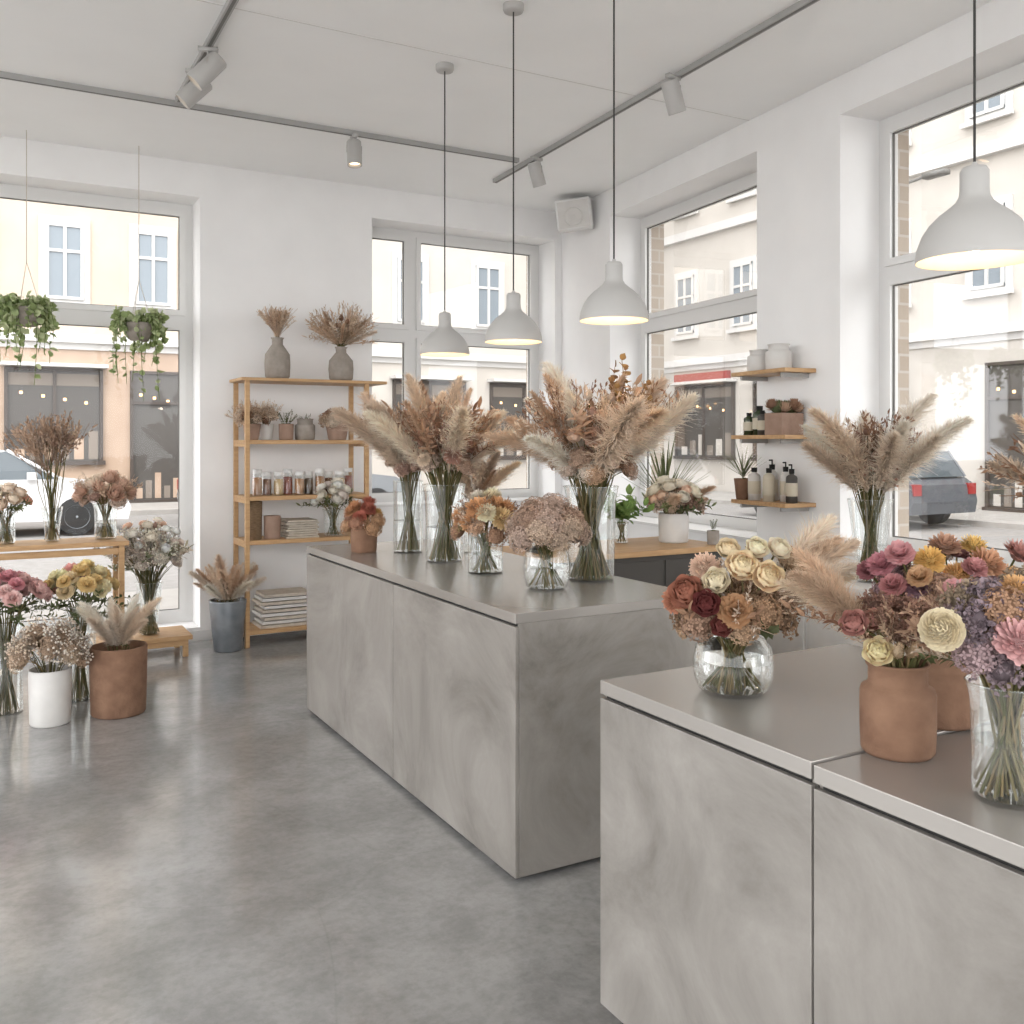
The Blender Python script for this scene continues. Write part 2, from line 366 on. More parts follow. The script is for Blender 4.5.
TL={'pampas':[T_plume(seed=i) for i in range(6)],'reed':[T_plume(800,.34,.0018,.045,seed=20+i,amin=.2,amax=.9) for i in range(3)],
    'wheat':[T_wheat(i) for i in range(4)],'leaf':[T_leaf(i,.2,8,.008,.05) for i in range(4)],'bigleaf':[T_leaf(10+i,.22,5,.028,.09) for i in range(3)],
    'euc':[T_leaf(30+i,.22,8,.013,.026,.5) for i in range(3)],'grass':[T_leaf(40+i,.05,3,.006,.34,.15) for i in range(3)]}
PAM=[lin('#e6d6c4'),lin('#ecdfd0'),lin('#decbb6'),lin('#f0e5d8')]
PAMB=[lin('#d6bca2'),lin('#dfc8b2'),lin('#caac90'),lin('#e2cfba')]
BRN=[lin('#9a745a'),lin('#ac866a'),lin('#85604c'),lin('#be9c82')]
GRN=[lin('#5a6740'),lin('#4c5b38'),lin('#6b774c')]
STEM=[lin('#7b7150'),lin('#65623c'),lin('#8c7955'),lin('#5c5d38')]
RR=np.array([0.873,-0.488,0]); TT=np.array([-0.488,-0.873,0])

def pick(L): return L[R0.randint(len(L))]
def vase_profile(kind,H,r):
    if kind=='flare': return [(1e-4,.0),(r*.8,0),(r*.86,.012),(r*.86,H*.5),(r*.9,H*.85),(r,H),(r*1.0,H+.002)],.86
    if kind=='cyl': return [(1e-4,0),(r*.96,0),(r,.008),(r,H*.5),(r,H-.004),(r*1.02,H)],1
    if kind=='cone': return [(1e-4,0),(r*.55,0),(r*.6,.01),(r*.75,H*.5),(r,H)],.7
    if kind=='jar': return [(1e-4,0),(r*.72,0),(r*.86,.01),(r*.97,H*.22),(r,H*.45),(r*.95,H*.68),(r*.8,H*.82),(r*.68,H*.89),(r*.7,H*.95),(r*.78,H)],.8
    if kind=='pot': return [(1e-4,0),(r*.9,0),(r*.97,.008),(r*1.0,H*.3),(r*1.0,H*.66),(r*.96,H*.72),(r*.80,H*.76),(r*.78,H*.80),(r*.78,H*.94),(r*.84,H*.97),(r*.84,H),(r*.76,H),(r*.74,H*.8),(r*.8,H*.7)],1
    if kind=='straight': return [(1e-4,0),(r*.9,0),(r*.95,.01),(r*.98,H*.5),(r,H*.98),(r*.98,H),(r*.9,H),(r*.88,H*.8)],1
    if kind=='taper': return [(1e-4,0),(r*.72,0),(r*.76,.01),(r*.9,H*.6),(r,H*.97),(r,H),(r*.9,H),(r*.86,H*.8)],1
    if kind=='bottle': return [(1e-4,0),(r*.8,0),(r*.95,.02),(r,H*.35),(r*.95,H*.6),(r*.6,H*.76),(r*.42,H*.84),(r*.42,H*.95),(r*.52,H),(r*.4,H),(r*.32,H*.85)],1
def vase(par,kind,H,r,mat,glass,water=.45):
    mb=MB(); pr,br=vase_profile(kind,H,r); v,f=lathe(pr,40); mb.add(v,f,mat=0)
    mats=[mat]
    if glass:
        v,f=lathe([(1e-4,.008),(r*br*.9,.008)],36); mb.add(v,f,mat=0)
        zz=H*water; rs=[p for p in pr if p[1]>0.004]; ra=np.interp(zz,[p[1] for p in rs],[p[0] for p in rs])
        v,f=lathe([(1e-4,zz),(ra*.98,zz)],36); mb.add(v,f,mat=1); mats.append(M_water)
        v,f=lathe([(pr[-1][0]+.0015,H),(pr[-1][0]+.002,H+.002),(pr[-1][0],H+.004),(pr[-1][0]-.002,H+.002),(pr[-1][0]+.0015,H)],36); mb.add(v,f,mat=0)
    else:
        v,f=lathe([(1e-4,H*.85),(r*.76,H*.85)],24)
        if kind!='bottle': mb.add(v,f,mat=1); mats.append(M_soil)
    return mb.obj('vase',mats,par,True)
def bouquet(name,loc,kind,H,r,mat,items,glass=True,water=.45):
    e=empty(name,loc); vase(e,kind,H,r,mat,glass,water)
    st=MB(); fl=MB(); pl=MB(); nf=np_=0
    nr=r*(.7 if kind in('jar','bottle') else .75)
    if kind=='bottle': nr=r*.3
    idx=0
    def stem(end,d,rad=.0026):
        az=np.array([d[0],d[1],0]); k=np.linalg.norm(az)+1e-6; az=az/k*min(1,k*1.6)
        neck=az*nr*.75+np.array([R0.normal(0,.1)*nr,R0.normal(0,.1)*nr,H])
        if glass: s=-az*r*.5+np.array([R0.normal(0,.25)*r,R0.normal(0,.25)*r,.012]); 
        else: s=neck*np.array([.6,.6,1])-np.array([0,0,H*.2])
        if glass: s[:2]*=min(1,.75*r/ (np.linalg.norm(s[:2])+1e-6))
        L=np.linalg.norm(end-neck); c=neck+(neck-s)/(np.linalg.norm(neck-s)+1e-6)*L*.4
        pts=[s,(s+neck)/2,neck]+[(1-t)**2*neck+2*t*(1-t)*c+t*t*end for t in (.33,.66,1)]
        v,f=tube(pts,rad,5); st.add(v,f,np.clip(np.array(pick(STEM))*R0.uniform(.7,1.1),0,1))
    for it in items:
        if it[0]=='at':
            _,k,size,col,a,b,z=it; pos=RR*a+TT*b+np.array([0,0,z]); d=pos-np.array([0,0,H*.75])
            d=d/np.linalg.norm(d)+TT*(.8 if k in('rose','bigmum') else .35); hs=(size*.8 if k!='tail' else 0)
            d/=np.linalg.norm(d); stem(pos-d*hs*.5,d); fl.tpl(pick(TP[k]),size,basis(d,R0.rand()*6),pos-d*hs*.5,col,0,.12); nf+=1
        elif it[0]=='head':
            _,k,n,size,cols,zc,Rx,Rz,t0,t1=it
            for i in range(n):
                th=t0+(t1-t0)*math.sqrt((i+.5)/n); ph=(i+idx*.37)*2.39996+R0.normal(0,.2)
                rr=R0.uniform(.88,1.06); pos=np.array([Rx*math.sin(th)*math.cos(ph)*rr,Rx*math.sin(th)*math.sin(ph)*rr,zc+Rz*math.cos(th)*rr])
                d=pos-np.array([0,0,zc-.06]); d/=np.linalg.norm(d)
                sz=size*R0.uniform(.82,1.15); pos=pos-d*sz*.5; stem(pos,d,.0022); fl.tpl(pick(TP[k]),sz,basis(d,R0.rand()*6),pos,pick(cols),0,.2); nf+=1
            idx+=n
        elif it[0]=='plume':
            _,k,n,size,cols,len0,t0,t1=it[:8]; az=it[8] if len(it)>8 else None
            for i in range(n):
                th=t0+(t1-t0)*((i+.5)/n)**.6; ph=(i+idx*.41)*2.39996+R0.normal(0,.25)
                if az: ph=az[0]+az[1]*R0.uniform(-1,1)
                d=np.array([math.sin(th)*math.cos(ph),math.sin(th)*math.sin(ph),math.cos(th)])
                s=size*R0.uniform(.82,1.18); pos=np.array([0,0,H])+d*len0*R0.uniform(.7,1.2)+np.array([d[0],d[1],0])*nr*.6
                stem(pos,d,.0028)
                x=np.array([d[0],d[1],0]); x=x-d*np.dot(x,d); x/=np.linalg.norm(x)+1e-9; y=np.cross(d,x)
                a=R0.normal(0,.6); x2=x*math.cos(a)+y*math.sin(a); y2=np.cross(d,x2)
                pl.tpl(pick(TL[k]),s,np.stack([x2,y2,d],1),pos,pick(cols),0,.25); np_+=1
            idx+=n
    if st.n: st.obj('stems',[M_stem],e,True)
    if nf: fl.obj('flower_heads',[M_petal],e,True)
    if np_: pl.obj('dried_plumes',[M_plume],e,False)
    return e

# ------------------------------------------------------------------ room shell
YB=7.34; ZC=3.57
MBk=Matrix.Translation((0,YB,0))
rot=math.radians(5.8); ux=(-math.sin(rot),-math.cos(rot)); uy=(math.cos(rot),-math.sin(rot))
MR=Matrix(((ux[0],uy[0],0,4.62),(ux[1],uy[1],0,YB),(0,0,1,0),(0,0,0,1)))
def WR(t,e,z=0): return np.array(MR@Vector((t,e,z)))

def wall(name,M,x0,x1,z0,z1,ops,mat,y0=0,y1=.36):
    mb=MB(); xs=sorted({x0,x1}|{o[0] for o in ops}|{o[1] for o in ops}); zs=sorted({z0,z1}|{o[2] for o in ops}|{o[3] for o in ops})
    for i in range(len(xs)-1):
        run=None
        for j in range(len(zs)-1):
            cx=(xs[i]+xs[i+1])/2; cz=(zs[j]+zs[j+1])/2
            if any(o[0]<cx<o[1] and o[2]<cz<o[3] for o in ops):
                if run is not None: mb.box(xs[i],xs[i+1],y0,y1,run,zs[j],0,M); run=None
            elif run is None: run=zs[j]
        if run is not None: mb.box(xs[i],xs[i+1],y0,y1,run,zs[-1],0,M)
    return mb.obj(name,[mat])
opB=[(-1.9,1.43,.10,3.316),(2.79,4.55,.95,3.316)]
opR=[(.9,2.81,.85,3.35),(3.556,6.3,.85,3.35),(7.1,9.6,.85,3.35)]
wall('wall_back',MBk,-4.5,5.1,0,ZC,opB,M_wall)
wall('wall_right',MR,0,10.6,0,ZC,opR,M_wall)
def brick_mat():
    m,nt,b=new_mat('sand_brick'); tc=N(nt,'ShaderNodeTexCoord'); br=N(nt,'ShaderNodeTexBrick')
    br.inputs['Color1'].default_value=(*lin('#b0a292'),1); br.inputs['Color2'].default_value=(*lin('#a49584'),1); br.inputs['Mortar'].default_value=(*lin('#b8b1a8'),1)
    br.inputs['Scale'].default_value=2.5; mp=N(nt,'ShaderNodeMapping'); mp.inputs['Rotation'].default_value=(math.pi/2,0,0)
    nt.links.new(tc.outputs['Object'],mp.inputs[0]); nt.links.new(mp.outputs[0],br.inputs['Vector']); nt.links.new(br.outputs[0],b.inputs['Base Color']); b.inputs['Roughness'].default_value=.9
    return m
M_brick=brick_mat()
wall('facade_trim_back',MBk,-4.5,4.9,0,ZC+.6,opB,M_brick,.37,.52)
wall('facade_trim_right',MR,-.3,10.6,0,ZC+.6,opR,M_brick,.37,.52)
mb=MB(); mb.box(-4.5,5.2,-3.2,YB+.1,-.05,0); mb.obj('floor',[M_floor])
mb=MB(); mb.box(-4.5,5.2,-3.2,YB+.36,ZC,ZC+.2); mb.obj('ceiling',[M_ceil])
mb=MB(); mb.box(1.43,2.79,-.015,0,0,.075,0,MBk); mb.box(2.79,4.6,-.015,0,0,.075,0,MBk); mb.box(-1.9,1.43,-.012,0,0,.075,0,MBk); mb.obj('baseboard_back',[M_frame])
mb=MB(); mb.box(.02,9.9,-.015,0,0,.075,0,MR); mb.obj('baseboard_right',[M_frame])
mb=MB(); mb.box(-4.4,4.5,4.62,4.625,ZC-.002,ZC,0); mb.obj('trim_ceiling_joint',[plain('joint','#d8d6d3',.9)])

def window(name,M,op,mull,trans,e0=.29):
    x0,x1,z0,z1=op; mb=MB(); w=.055; y0,y1=e0,e0+.07
    mb.box(x0,x0+w,y0,y1,z0,z1,0,M); mb.box(x1-w,x1,y0,y1,z0,z1,0,M)
    mb.box(x0+w,x1-w,y0,y1,z1-w,z1,0,M); mb.box(x0+w,x1-w,y0,y1,z0,z0+w,0,M)
    xs=[x0+w]+[m for m in mull]+[x1-w]; zs=[z0+w]+list(trans)+[z1-w]; h=.035
    for t in trans: mb.box(x0+w,x1-w,y0,y1,t-h,t+h,0,M)
    for m in mull:
        for j in range(len(zs)-1):
            a=zs[j]+(h if j else 0); b=zs[j+1]-(h if j<len(zs)-2 else 0); mb.box(m-h,m+h,y0,y1,a,b,0,M)
    for i in range(len(xs)-1):
        for j in range(len(zs)-1):
            a=xs[i]+(h if i else 0); b=xs[i+1]-(h if i<len(xs)-2 else 0); c=zs[j]+(h if j else 0); d=zs[j+1]-(h if j<len(zs)-2 else 0)
            s=.042; q0,q1=y0-.015,y0+.045
            mb.box(a,a+s,q0,q1,c,d,0,M); mb.box(b-s,b,q0,q1,c,d,0,M); mb.box(a+s,b-s,q0,q1,c,c+s,0,M); mb.box(a+s,b-s,q0,q1,d-s,d,0,M)
            v=np.array([[a+s,y0+.02,c+s],[b-s,y0+.02,c+s],[b-s,y0+.02,d-s],[a+s,y0+.02,d-s]]); v=v@np.array(M.to_3x3()).T+np.array(M.translation)
            mb.add(v,[[0,1,2,3]],mat=1)
            g=.006
            for bx in ((a+s,a+s+g,c+s,d-s),(b-s-g,b-s,c+s,d-s),(a+s,b-s,c+s,c+s+g),(a+s,b-s,d-s-g,d-s)): mb.box(bx[0],bx[1],y0+.005,y0+.018,bx[2],bx[3],2,M)
    if z0>.5: mb.box(x0+.002,x1-.002,-.03,y0,z0,z0+.02,0,M)
    return mb.obj(name,[M_frame,M_pane,M_trackd])
window('window_1',MBk,opB[0],[-.35],[2.42]); window('window_2',MBk,opB[1],[3.27],[2.42])
window('window_3',MR,opR[0],[],[2.46]); window('window_4',MR,opR[1],[4.95],[2.46]); window('window_5',MR,opR[2],[8.3],[2.46])

# ------------------------------------------------------------------ counters
def counter(name,x0,x1,y0,y1,top,z0,seams,slab=.035):
    mb=MB(); g=.006
    mb.box(x0+.012,x1-.012,y0+.012,y1-.012,z0,top-slab,1)
    mb.box(x0+.04,x1-.04,y0+.04,y1-.04,0,z0,1)
    mb.box(x0,x1,y0,y1,top-slab,top,2)
    zt=top-slab-.010
    ys=[y0]+seams+[y1]
    for i in range(len(ys)-1):
        a=ys[i]+(g/2 if i else 0); b=ys[i+1]-(g/2 if i<len(ys)-2 else 0); mb.box(x0,x0+.014,a,b,z0,zt,0); mb.box(x1-.014,x1,a,b,z0,zt,0)
    mb.box(x0+.016,x1-.016,y0,y0+.014,z0,top-slab-.0005,0); mb.box(x0+.016,x1-.016,y1-.014,y1,z0,top-slab-.0005,0)
    return mb.obj(name,[M_cface,M_black,M_ctop],bevel=.0018)
counter('display_counter',1.572,2.39,2.79,5.14,.914,.02,[3.88])
counter('display_counter',1.392,2.3,1.313,2.025,.882,.05,[])
counter('display_counter',1.392,2.3,-.35,1.307,.878,.05,[.45])

mb=MB(); mb.box(2.42,3.74,4.12,4.72,.87,.9,0); mb.box(2.46,3.7,4.16,4.68,0,.87,1); mb.box(2.48,2.86,4.152,4.16,.1,.84,1); mb.box(2.88,3.27,4.152,4.16,.1,.84,1); mb.box(3.29,3.68,4.152,4.16,.1,.84,1)
mb.obj('service_desk',[M_wood,M_dark],bevel=.002)
mb=MB(); mb.box(2.56,2.65,4.3,4.45,.9,.925,0); mb.box(2.57,2.64,4.31,4.40,.925,.93,1); mb.obj('card_terminal',[M_black,M_dark],bevel=.003)
mb=MB()
mb.box(3.47,5.6,-.62,-.02,0,.78,0,MR); mb.box(3.44,5.63,-.65,-.018,.78,.81,1,MR)
for k in range(4): mb.box(3.49+.53*k,3.99+.53*k,-.635,-.62,.06,.76,1,MR)
mb.obj('low_white_cabinet',[M_frame,M_whitecer],bevel=.002)

# ------------------------------------------------------------------ pendants
for (x,y,z) in [(2.235,4.76,1.97),(2.21,3.94,1.965),(2.19,3.09,1.972),(2.155,1.50,1.945)]:
    e=empty('pendant_lamp',(x,y,z)); mb=MB()
    pr=[(.136,0),(.137,.012),(.133,.035),(.122,.065),(.104,.093),(.082,.115),(.06,.132),(.044,.146),(.036,.16),(.034,.175),(.034,.222),(.028,.232),(.008,.236),(.006,.245)]
    v,f=lathe(pr,48); mb.add(v,f,mat=0)
    v,f=lathe([(.136,0),(.133,.001),(.129,.034),(.118,.063),(.1,.09),(.078,.112),(.05,.13),(.03,.14),(1e-4,.14)],48); mb.add(v,f,mat=1)
    mb.obj('shade',[M_lamp,M_lampin],e,True)
    mb=MB(); v,f=tube([(0,0,.24),(0,0,.9),(0,0,ZC-z-.03)],.0035,6); mb.add(v,f,mat=0)
    v,f=lathe([(1e-4,ZC-z-.035),(.045,ZC-z-.035),(.05,ZC-z-.025),(.05,ZC-z)],32); mb.add(v,f,mat=1); mb.obj('cord_and_canopy',[M_cord,M_lamp],e,True)
    mb=MB(); v,f=sphere(16,10,.03,.034); mb.add(v+np.array([0,0,.055]),f); v,f=lathe([(.018,.08),(.018,.13)],16); mb.add(v,f,mat=1); mb.obj('bulb',[M_bulb,M_lamp],e,True)
    L=bpy.data.lights.new('bulb_light','POINT'); L.energy=1.0; L.color=(1,.8,.58); L.shadow_soft_size=.03
    o=bpy.data.objects.new('bulb_light',L); scene.collection.objects.link(o); o.parent=e; o.location=(0,0,.005)

# ------------------------------------------------------------------ tracks & spots
def track(p,q):
    p=np.array(p);q=np.array(q); L=np.linalg.norm(q-p); a=math.atan2(q[1]-p[1],q[0]-p[0]); e=(p+q)/2
    mb=MB(); mb.box(-L/2,L/2,-.018,.018,-.03,0,0); mb.box(-L/2+.01,L/2-.01,-.008,.008,-.0315,-.03,1)
    o=mb.obj('ceiling_light_track',[M_track,M_trackd],loc=(e[0],e[1],ZC)); o.rotation_euler=(0,0,a)
track((-3.5,6.06),(3.45,6.08)); track((3.56,6.65),(3.3,1.6)); track((1.04,6.0),(1.0,1.2))
def spot(x,y,az,tilt,s=1.0):
    e=empty('track_spotlight',(x,y,ZC-.03),az); mb=MB()
    mb.box(-.05,.05,-.015,.015,-.02,0); v,f=tube([(0,0,-.02),(0,0,-.07)],.006,8); mb.add(v,f); mb.box(-.004,.004,-.05,.05,-.078,-.068)
    mb.box(-.004,.004,-.052,-.046,-.12,-.07); mb.box(-.004,.004,.046,.052,-.12,-.07); mb.obj('bracket',[M_lamp],e,True)
    mb=MB(); v,f=lathe([(1e-4,.07),(.036,.07),(.042,.062),(.043,-.075),(.042,-.08),(.038,-.08),(.036,-.06)],24); mb.add(v*s,f)
    v,f=lathe([(1e-4,-.06),(.036,-.06)],24); mb.add(v*s,f,mat=1); o=mb.obj('head',[M_lamp,M_spot],e,True); o.location=(0,0,-.115); o.rotation_euler=(0,tilt,0)
spot(1.03,5.42,-.3,.8,1.2); spot(1.03,5.08,-.3,.75,1.25); spot(2.18,6.065,1.5,.15,1.15); spot(3.5,5.9,0.3,-.4,1.15); spot(3.38,4.2,.2,-.4,1.2)

e=empty('wall_speaker',(4.40,6.78,3.40)); mb=MB(); mb.box(-.15,.15,-.1,.1,-.12,.14); o=mb.obj('cabinet',[M_frame],e,bevel=.02); o.rotation_euler=(.15,-.1,-.7)
mb=MB(); mb.box(-.13,.13,-.108,-.1,-.1,.12,0); v,f=lathe([(1e-4,0),(.02,.004),(.07,.0),(.078,.006),(.082,.0)],24); v=v@np.array([[1,0,0],[0,0,-1],[0,1,0]]).T; mb.add(v+np.array([0,-.11,-.01]),f,mat=0)
o=mb.obj('grille',[M_whitecer,M_track],e); o.rotation_euler=(.15,-.1,-.7)
mb=MB(); mb.box(.02,.165,-.02,.03,-.02,.02); mb.obj('bracket',[M_track],e)

# ------------------------------------------------------------------ ladder shelf
e=empty('wooden_shelving_unit',(0,0,0)); mb=MB(); x0,x1,y0,y1=1.66,2.6,6.9,7.28
for x in (x0,x1-.032):
    for y in (y0,y1-.032): mb.box(x,x+.032,y,y+.032,0,1.935)
SZ=[.12,.77,1.09,1.50,1.93]
for i,z in enumerate(SZ):
    if i<4: mb.box(x0-.0,x1+.0,y0+.034,y1-.034,z-.022,z); mb.box(x0+.033,x1-.033,y0+.002,y0+.03,z-.03,z-.001)
    else: mb.box(x0-.03,x1+.14,y0-.02,y1,z-.0,z+.022)
    if i<4:
        for x in (x0+.002,x1-.03): mb.box(x,x+.028,y0+.033,y1-.033,z-.05,z-.023)
mb.obj('frame',[M_wood],e,bevel=.002)
SZ[4]=1.952
def pot(name,loc,kind,H,r,mat): 
    mb=MB(); pr,_=vase_profile(kind,H,r); v,f=lathe(pr,28); mb.add(v,f); mats=[mat]
    if kind!='bottle': v,f=lathe([(1e-4,H*.85),(r*.76,H*.85)],20); mb.add(v,f,mat=1); mats.append(M_soil)
    return mb.obj(name,mats,loc=loc,smooth=True)
bouquet('dried_grass_vase',(1.93,7.04,SZ[4]),'bottle',.31,.095,M_stone,[('plume','reed',12,.6,PAMB,.0,0,.32),('plume','wheat',10,1.0,PAMB,.02,0,.35)],glass=False)
bouquet('dried_grass_vase',(2.41,7.00,SZ[4]),'bottle',.26,.095,M_stone,[('plume','reed',14,.72,PAMB,.03,.1,1.05),('plume','leaf',12,.8,PAMB,.06,.2,1.1),('plume','wheat',14,1.2,PAMB,.06,.1,1.0),('head','pod',10,.026,BRN,.36,.14,.12,0,1.3)],glass=False)
bouquet('dried_flower_pot',(1.74,7.04,SZ[3]),'taper',.12,.065,M_terra2,[('head','statice',14,.05,PAMB+BRN,.14,.1,.1,0,1.5),('plume','wheat',8,.8,PAMB,.0,0,.9)],glass=False)
bouquet('dried_flower_pot',(1.865,7.10,SZ[3]),'taper',.12,.055,M_whitecer,[('head','statice',10,.045,PAMB,.15,.06,.09,0,1.4),('plume','wheat',6,.8,PAM,.0,0,.6)],glass=False)
bouquet('potted_succulent',(1.99,7.02,SZ[3]),'straight',.12,.055,M_terra2,[('plume','euc',12,.4,GRN,.0,0,1.0)],glass=False)
bouquet('potted_succulent',(2.14,7.04,SZ[3]),'pot',.16,.075,M_stone,[('plume','leaf',6,.24,GRN,-.02,0,.8)],glass=False)
bouquet('dried_flower_pot',(2.38,7.00,SZ[3]),'taper',.13,.09,M_terra2,[('head','statice',14,.055,BRN+PAMB,.14,.12,.09,0,1.5),('head','hyd',8,.05,PAMB,.13,.12,.08,0,1.4)],glass=False)
mb=MB()
cols=['#a3713f','#7a4e30','#c6a878','#8c3f26','#b08050','#5f4a36']
mats=[plain('jar_content_%d'%i,c,.4) for i,c in enumerate(cols)]+[M_frame,M_glass]
for i in range(10):
    x=1.77+i*.079; y=7.0+.04*(i%2); r=.037; h=.17 if i%3 else .19
    o3=np.array([x,y,SZ[2]])
    v,f=lathe([(1e-4,0.003),(r*.94,0.003),(r*.94,h*.7),(1e-4,h*.72)],18); mb.add(v+o3,f,mat=i%6)
    v,f=lathe([(r,0),(r,h*.82),(r*.85,h*.88)],18); mb.add(v+o3,f,mat=7)
    v,f=lathe([(r*.9,h*.86),(r*.92,h*1.02),(1e-4,h*1.02)],18); mb.add(v+o3,f,mat=6)
mb.obj('spice_jars',mats,smooth=True)
M_bask=noisy('basket_weave','#705a41','#90775c',40,.9,stretch=(1,1,4),bump=.6)
pot('woven_basket',(1.755,7.02,SZ[1]),'straight',.28,.055,M_bask)
pot('candle_jar',(1.88,7.00,SZ[1]),'straight',.17,.062,M_terra2)
mb=MB()
for k in range(8): mb.box(1.97+.01*(k%3),2.22-.012*(k%2),6.94,7.18,SZ[1]+.017*k,SZ[1]+.017*k+.014)
mb.obj('folded_linen_stack',[M_paper],bevel=.004)
mb=MB()
for k in range(9): mb.box(1.78+.015*(k%3),2.16-.018*(k%2),6.94,7.2,SZ[0]+.028*k,SZ[0]+.028*k+.022,k%2)
mb.obj('magazine_stack',[M_paper,M_whitecer],bevel=.002)
mb=MB()
for k in range(7): mb.box(2.2+.01*(k%3),2.5-.014*(k%2),6.94,7.2,SZ[0]+.03*k,SZ[0]+.03*k+.024,k%2)
mb.obj('magazine_stack',[M_paper,M_terra2],bevel=.002)
bouquet('rose_vase',(2.34,6.98,SZ[1]),'flare',.2,.08,M_glass,[('head','rose',18,.056,[lin('#f7f2e8'),lin('#f0eadb'),lin('#f4e6de')],.25,.15,.16,0,1.4),('plume','leaf',10,.8,GRN,.02,.3,1.1)])
bouquet('pampas_bucket',(1.54,6.92,0),'taper',.36,.13,M_zinc,[('plume','reed',10,.8,PAMB,.0,.1,.85),('plume','pampas',10,.72,PAMB+PAM,.0,.1,.9)],glass=False)

# ------------------------------------------------------------------ main counter bouquets
Z1=.914
MIX=[lin('#d4bba8'),lin('#c2a28d'),lin('#e2d2c0'),lin('#ac8878')]
bouquet('potted_flowers',(1.75,4.72,Z1),'straight',.13,.07,M_terra,[('head','mum',8,.045,[lin('#e0b268'),lin('#b26250'),lin('#d09a70')],.16,.09,.11,0,1.3),('head','hyd',8,.045,[lin('#ab7b62'),lin('#cc9f78')],.13,.1,.1,.3,1.5)],glass=False)
bouquet('pampas_vase',(1.95,4.60,Z1),'cyl',.37,.078,M_glass,[('plume','pampas',8,.98,PAM+PAMB,.06,.2,.7),('plume','wheat',14,1.2,PAMB+BRN,.16,.1,.6),('plume','reed',4,.9,PAMB,.1,.0,.5),('head','hyd',6,.05,MIX,.42,.12,.1,.2,1.3),('head','pod',10,.024,BRN+MIX,.5,.14,.16,.1,1.2)])
bouquet('pampas_vase',(1.955,4.17,Z1),'flare',.37,.105,M_glass,[('plume','pampas',7,.98,PAM,.08,.4,.8),('plume','pampas',2,.9,PAMB,.14,.0,.3),('plume','reed',5,1.0,BRN+PAMB,.14,.0,.6),('plume','leaf',10,1.2,BRN,.16,.1,.8),('plume','wheat',14,1.2,PAMB+BRN,.2,.0,.7),('head','gyp',12,.07,[lin('#a07272'),lin('#9e7562'),lin('#c4a490')],.48,.16,.16,0,1.2),('head','hyd',9,.05,MIX,.4,.16,.15,.1,1.2),('head','mum',12,.042,[lin('#85525a'),lin('#b88c7c'),lin('#e6d2ba')],.43,.19,.18,.1,1.2),('head','pod',12,.026,BRN+MIX,.52,.19,.2,.1,1.2)])
YEL=[lin('#ecce98'),lin('#f4e8ca'),lin('#dca878'),lin('#f4eee0')]
bouquet('mixed_flower_vase',(1.945,3.72,Z1),'cyl',.185,.078,M_glass,[('head','mum',13,.055,YEL,.2,.13,.15,0,1.35),('head','hyd',6,.05,[lin('#b58c70'),lin('#a37b64'),lin('#cca586')],.18,.13,.12,.5,1.65),('head','statice',8,.04,[lin('#b09886'),lin('#bea878')],.2,.13,.13,.2,1.5),('plume','wheat',8,.7,PAMB+BRN,.05,.2,1)])
bouquet('hydrangea_vase',(1.945,3.20,Z1),'jar',.2,.092,M_glass,[('head','hyd',18,.06,[lin('#baa08e'),lin('#c6ac9c'),lin('#a88a76'),lin('#c8b09a')],.2,.14,.148,0,1.5),('head','statice',10,.045,[lin('#b49a8a'),lin('#d0b8a2')],.2,.135,.13,.4,1.5)])
bouquet('pampas_vase',(2.235,3.32,Z1),'flare',.39,.115,M_glass,[('plume','pampas',8,1.05,PAM+PAMB,.07,.5,.88),('plume','pampas',4,.92,PAM,.12,.15,.5),('plume','reed',7,.95,PAMB+BRN,.14,.1,.6),('plume','euc',16,1.15,[lin('#9c7044'),lin('#8e6846'),lin('#ae8650')],.22,.15,.65,(-.5,.9)),('plume','wheat',18,1.15,PAMB+BRN,.22,.1,.7),('plume','leaf',8,1.1,BRN,.18,.1,.7),
   ('at','dahlia',.05,lin('#cfa58e'),.0,.16,.60),('at','hyd',.05,lin('#b89a84'),-.06,.15,.52),('at','rose',.04,lin('#f0dac6'),.07,.17,.5),('at','rose',.036,lin('#eaccb2'),.03,.16,.68),('at','statice',.05,lin('#a9836a'),.12,.13,.5),('at','hyd',.045,lin('#bb9778'),.0,.17,.45),('at','rose',.034,lin('#f2e2d2'),.11,.16,.6),('at','rose',.034,lin('#ead0ba'),-.08,.16,.6),('at','dahlia',.04,lin('#c8a084'),.1,.14,.7),
   ('head','pod',20,.028,BRN+MIX,.54,.2,.24,0,1.3),('head','hyd',12,.045,MIX,.44,.17,.17,.4,1.5),('head','gyp',12,.06,BRN+MIX,.54,.2,.2,.2,1.4)])
bouquet('pampas_vase',(2.25,4.42,Z1),'cyl',.25,.06,M_glass,[('plume','pampas',6,.62,PAMB,.02,.1,.6),('plume','reed',4,.6,BRN,.04,.1,.7),('plume','wheat',6,1,PAMB,.04,.1,.6)])
bouquet('rose_pot',(3.56,4.42,.9),'straight',.17,.09,M_whitecer,[('head','rose',18,.052,[lin('#f7f1e2'),lin('#f0e8d4'),lin('#ebc9b0')],.2,.17,.17,0,1.2),('plume','pampas',4,.6,PAMB,.0,.5,1.1),('plume','leaf',8,.8,GRN,.02,.6,1.2),('head','statice',8,.05,MIX,.2,.16,.13,.5,1.5)],glass=False)
bouquet('green_foliage_vase',(3.24,4.50,.9),'flare',.12,.045,M_glass,[('plume','bigleaf',12,.75,[lin('#6f954a'),lin('#85a65c')],.0,.0,.8)])
bouquet('grass_vase',(3.66,4.62,.9),'cyl',.2,.04,M_glass,[('plume','grass',6,1.1,GRN,.0,0,.15)])
bouquet('potted_succulent',(3.67,4.2,.9),'straight',.08,.035,M_stone,[('plume','euc',5,.3,GRN,.0,0,.6)],glass=False)

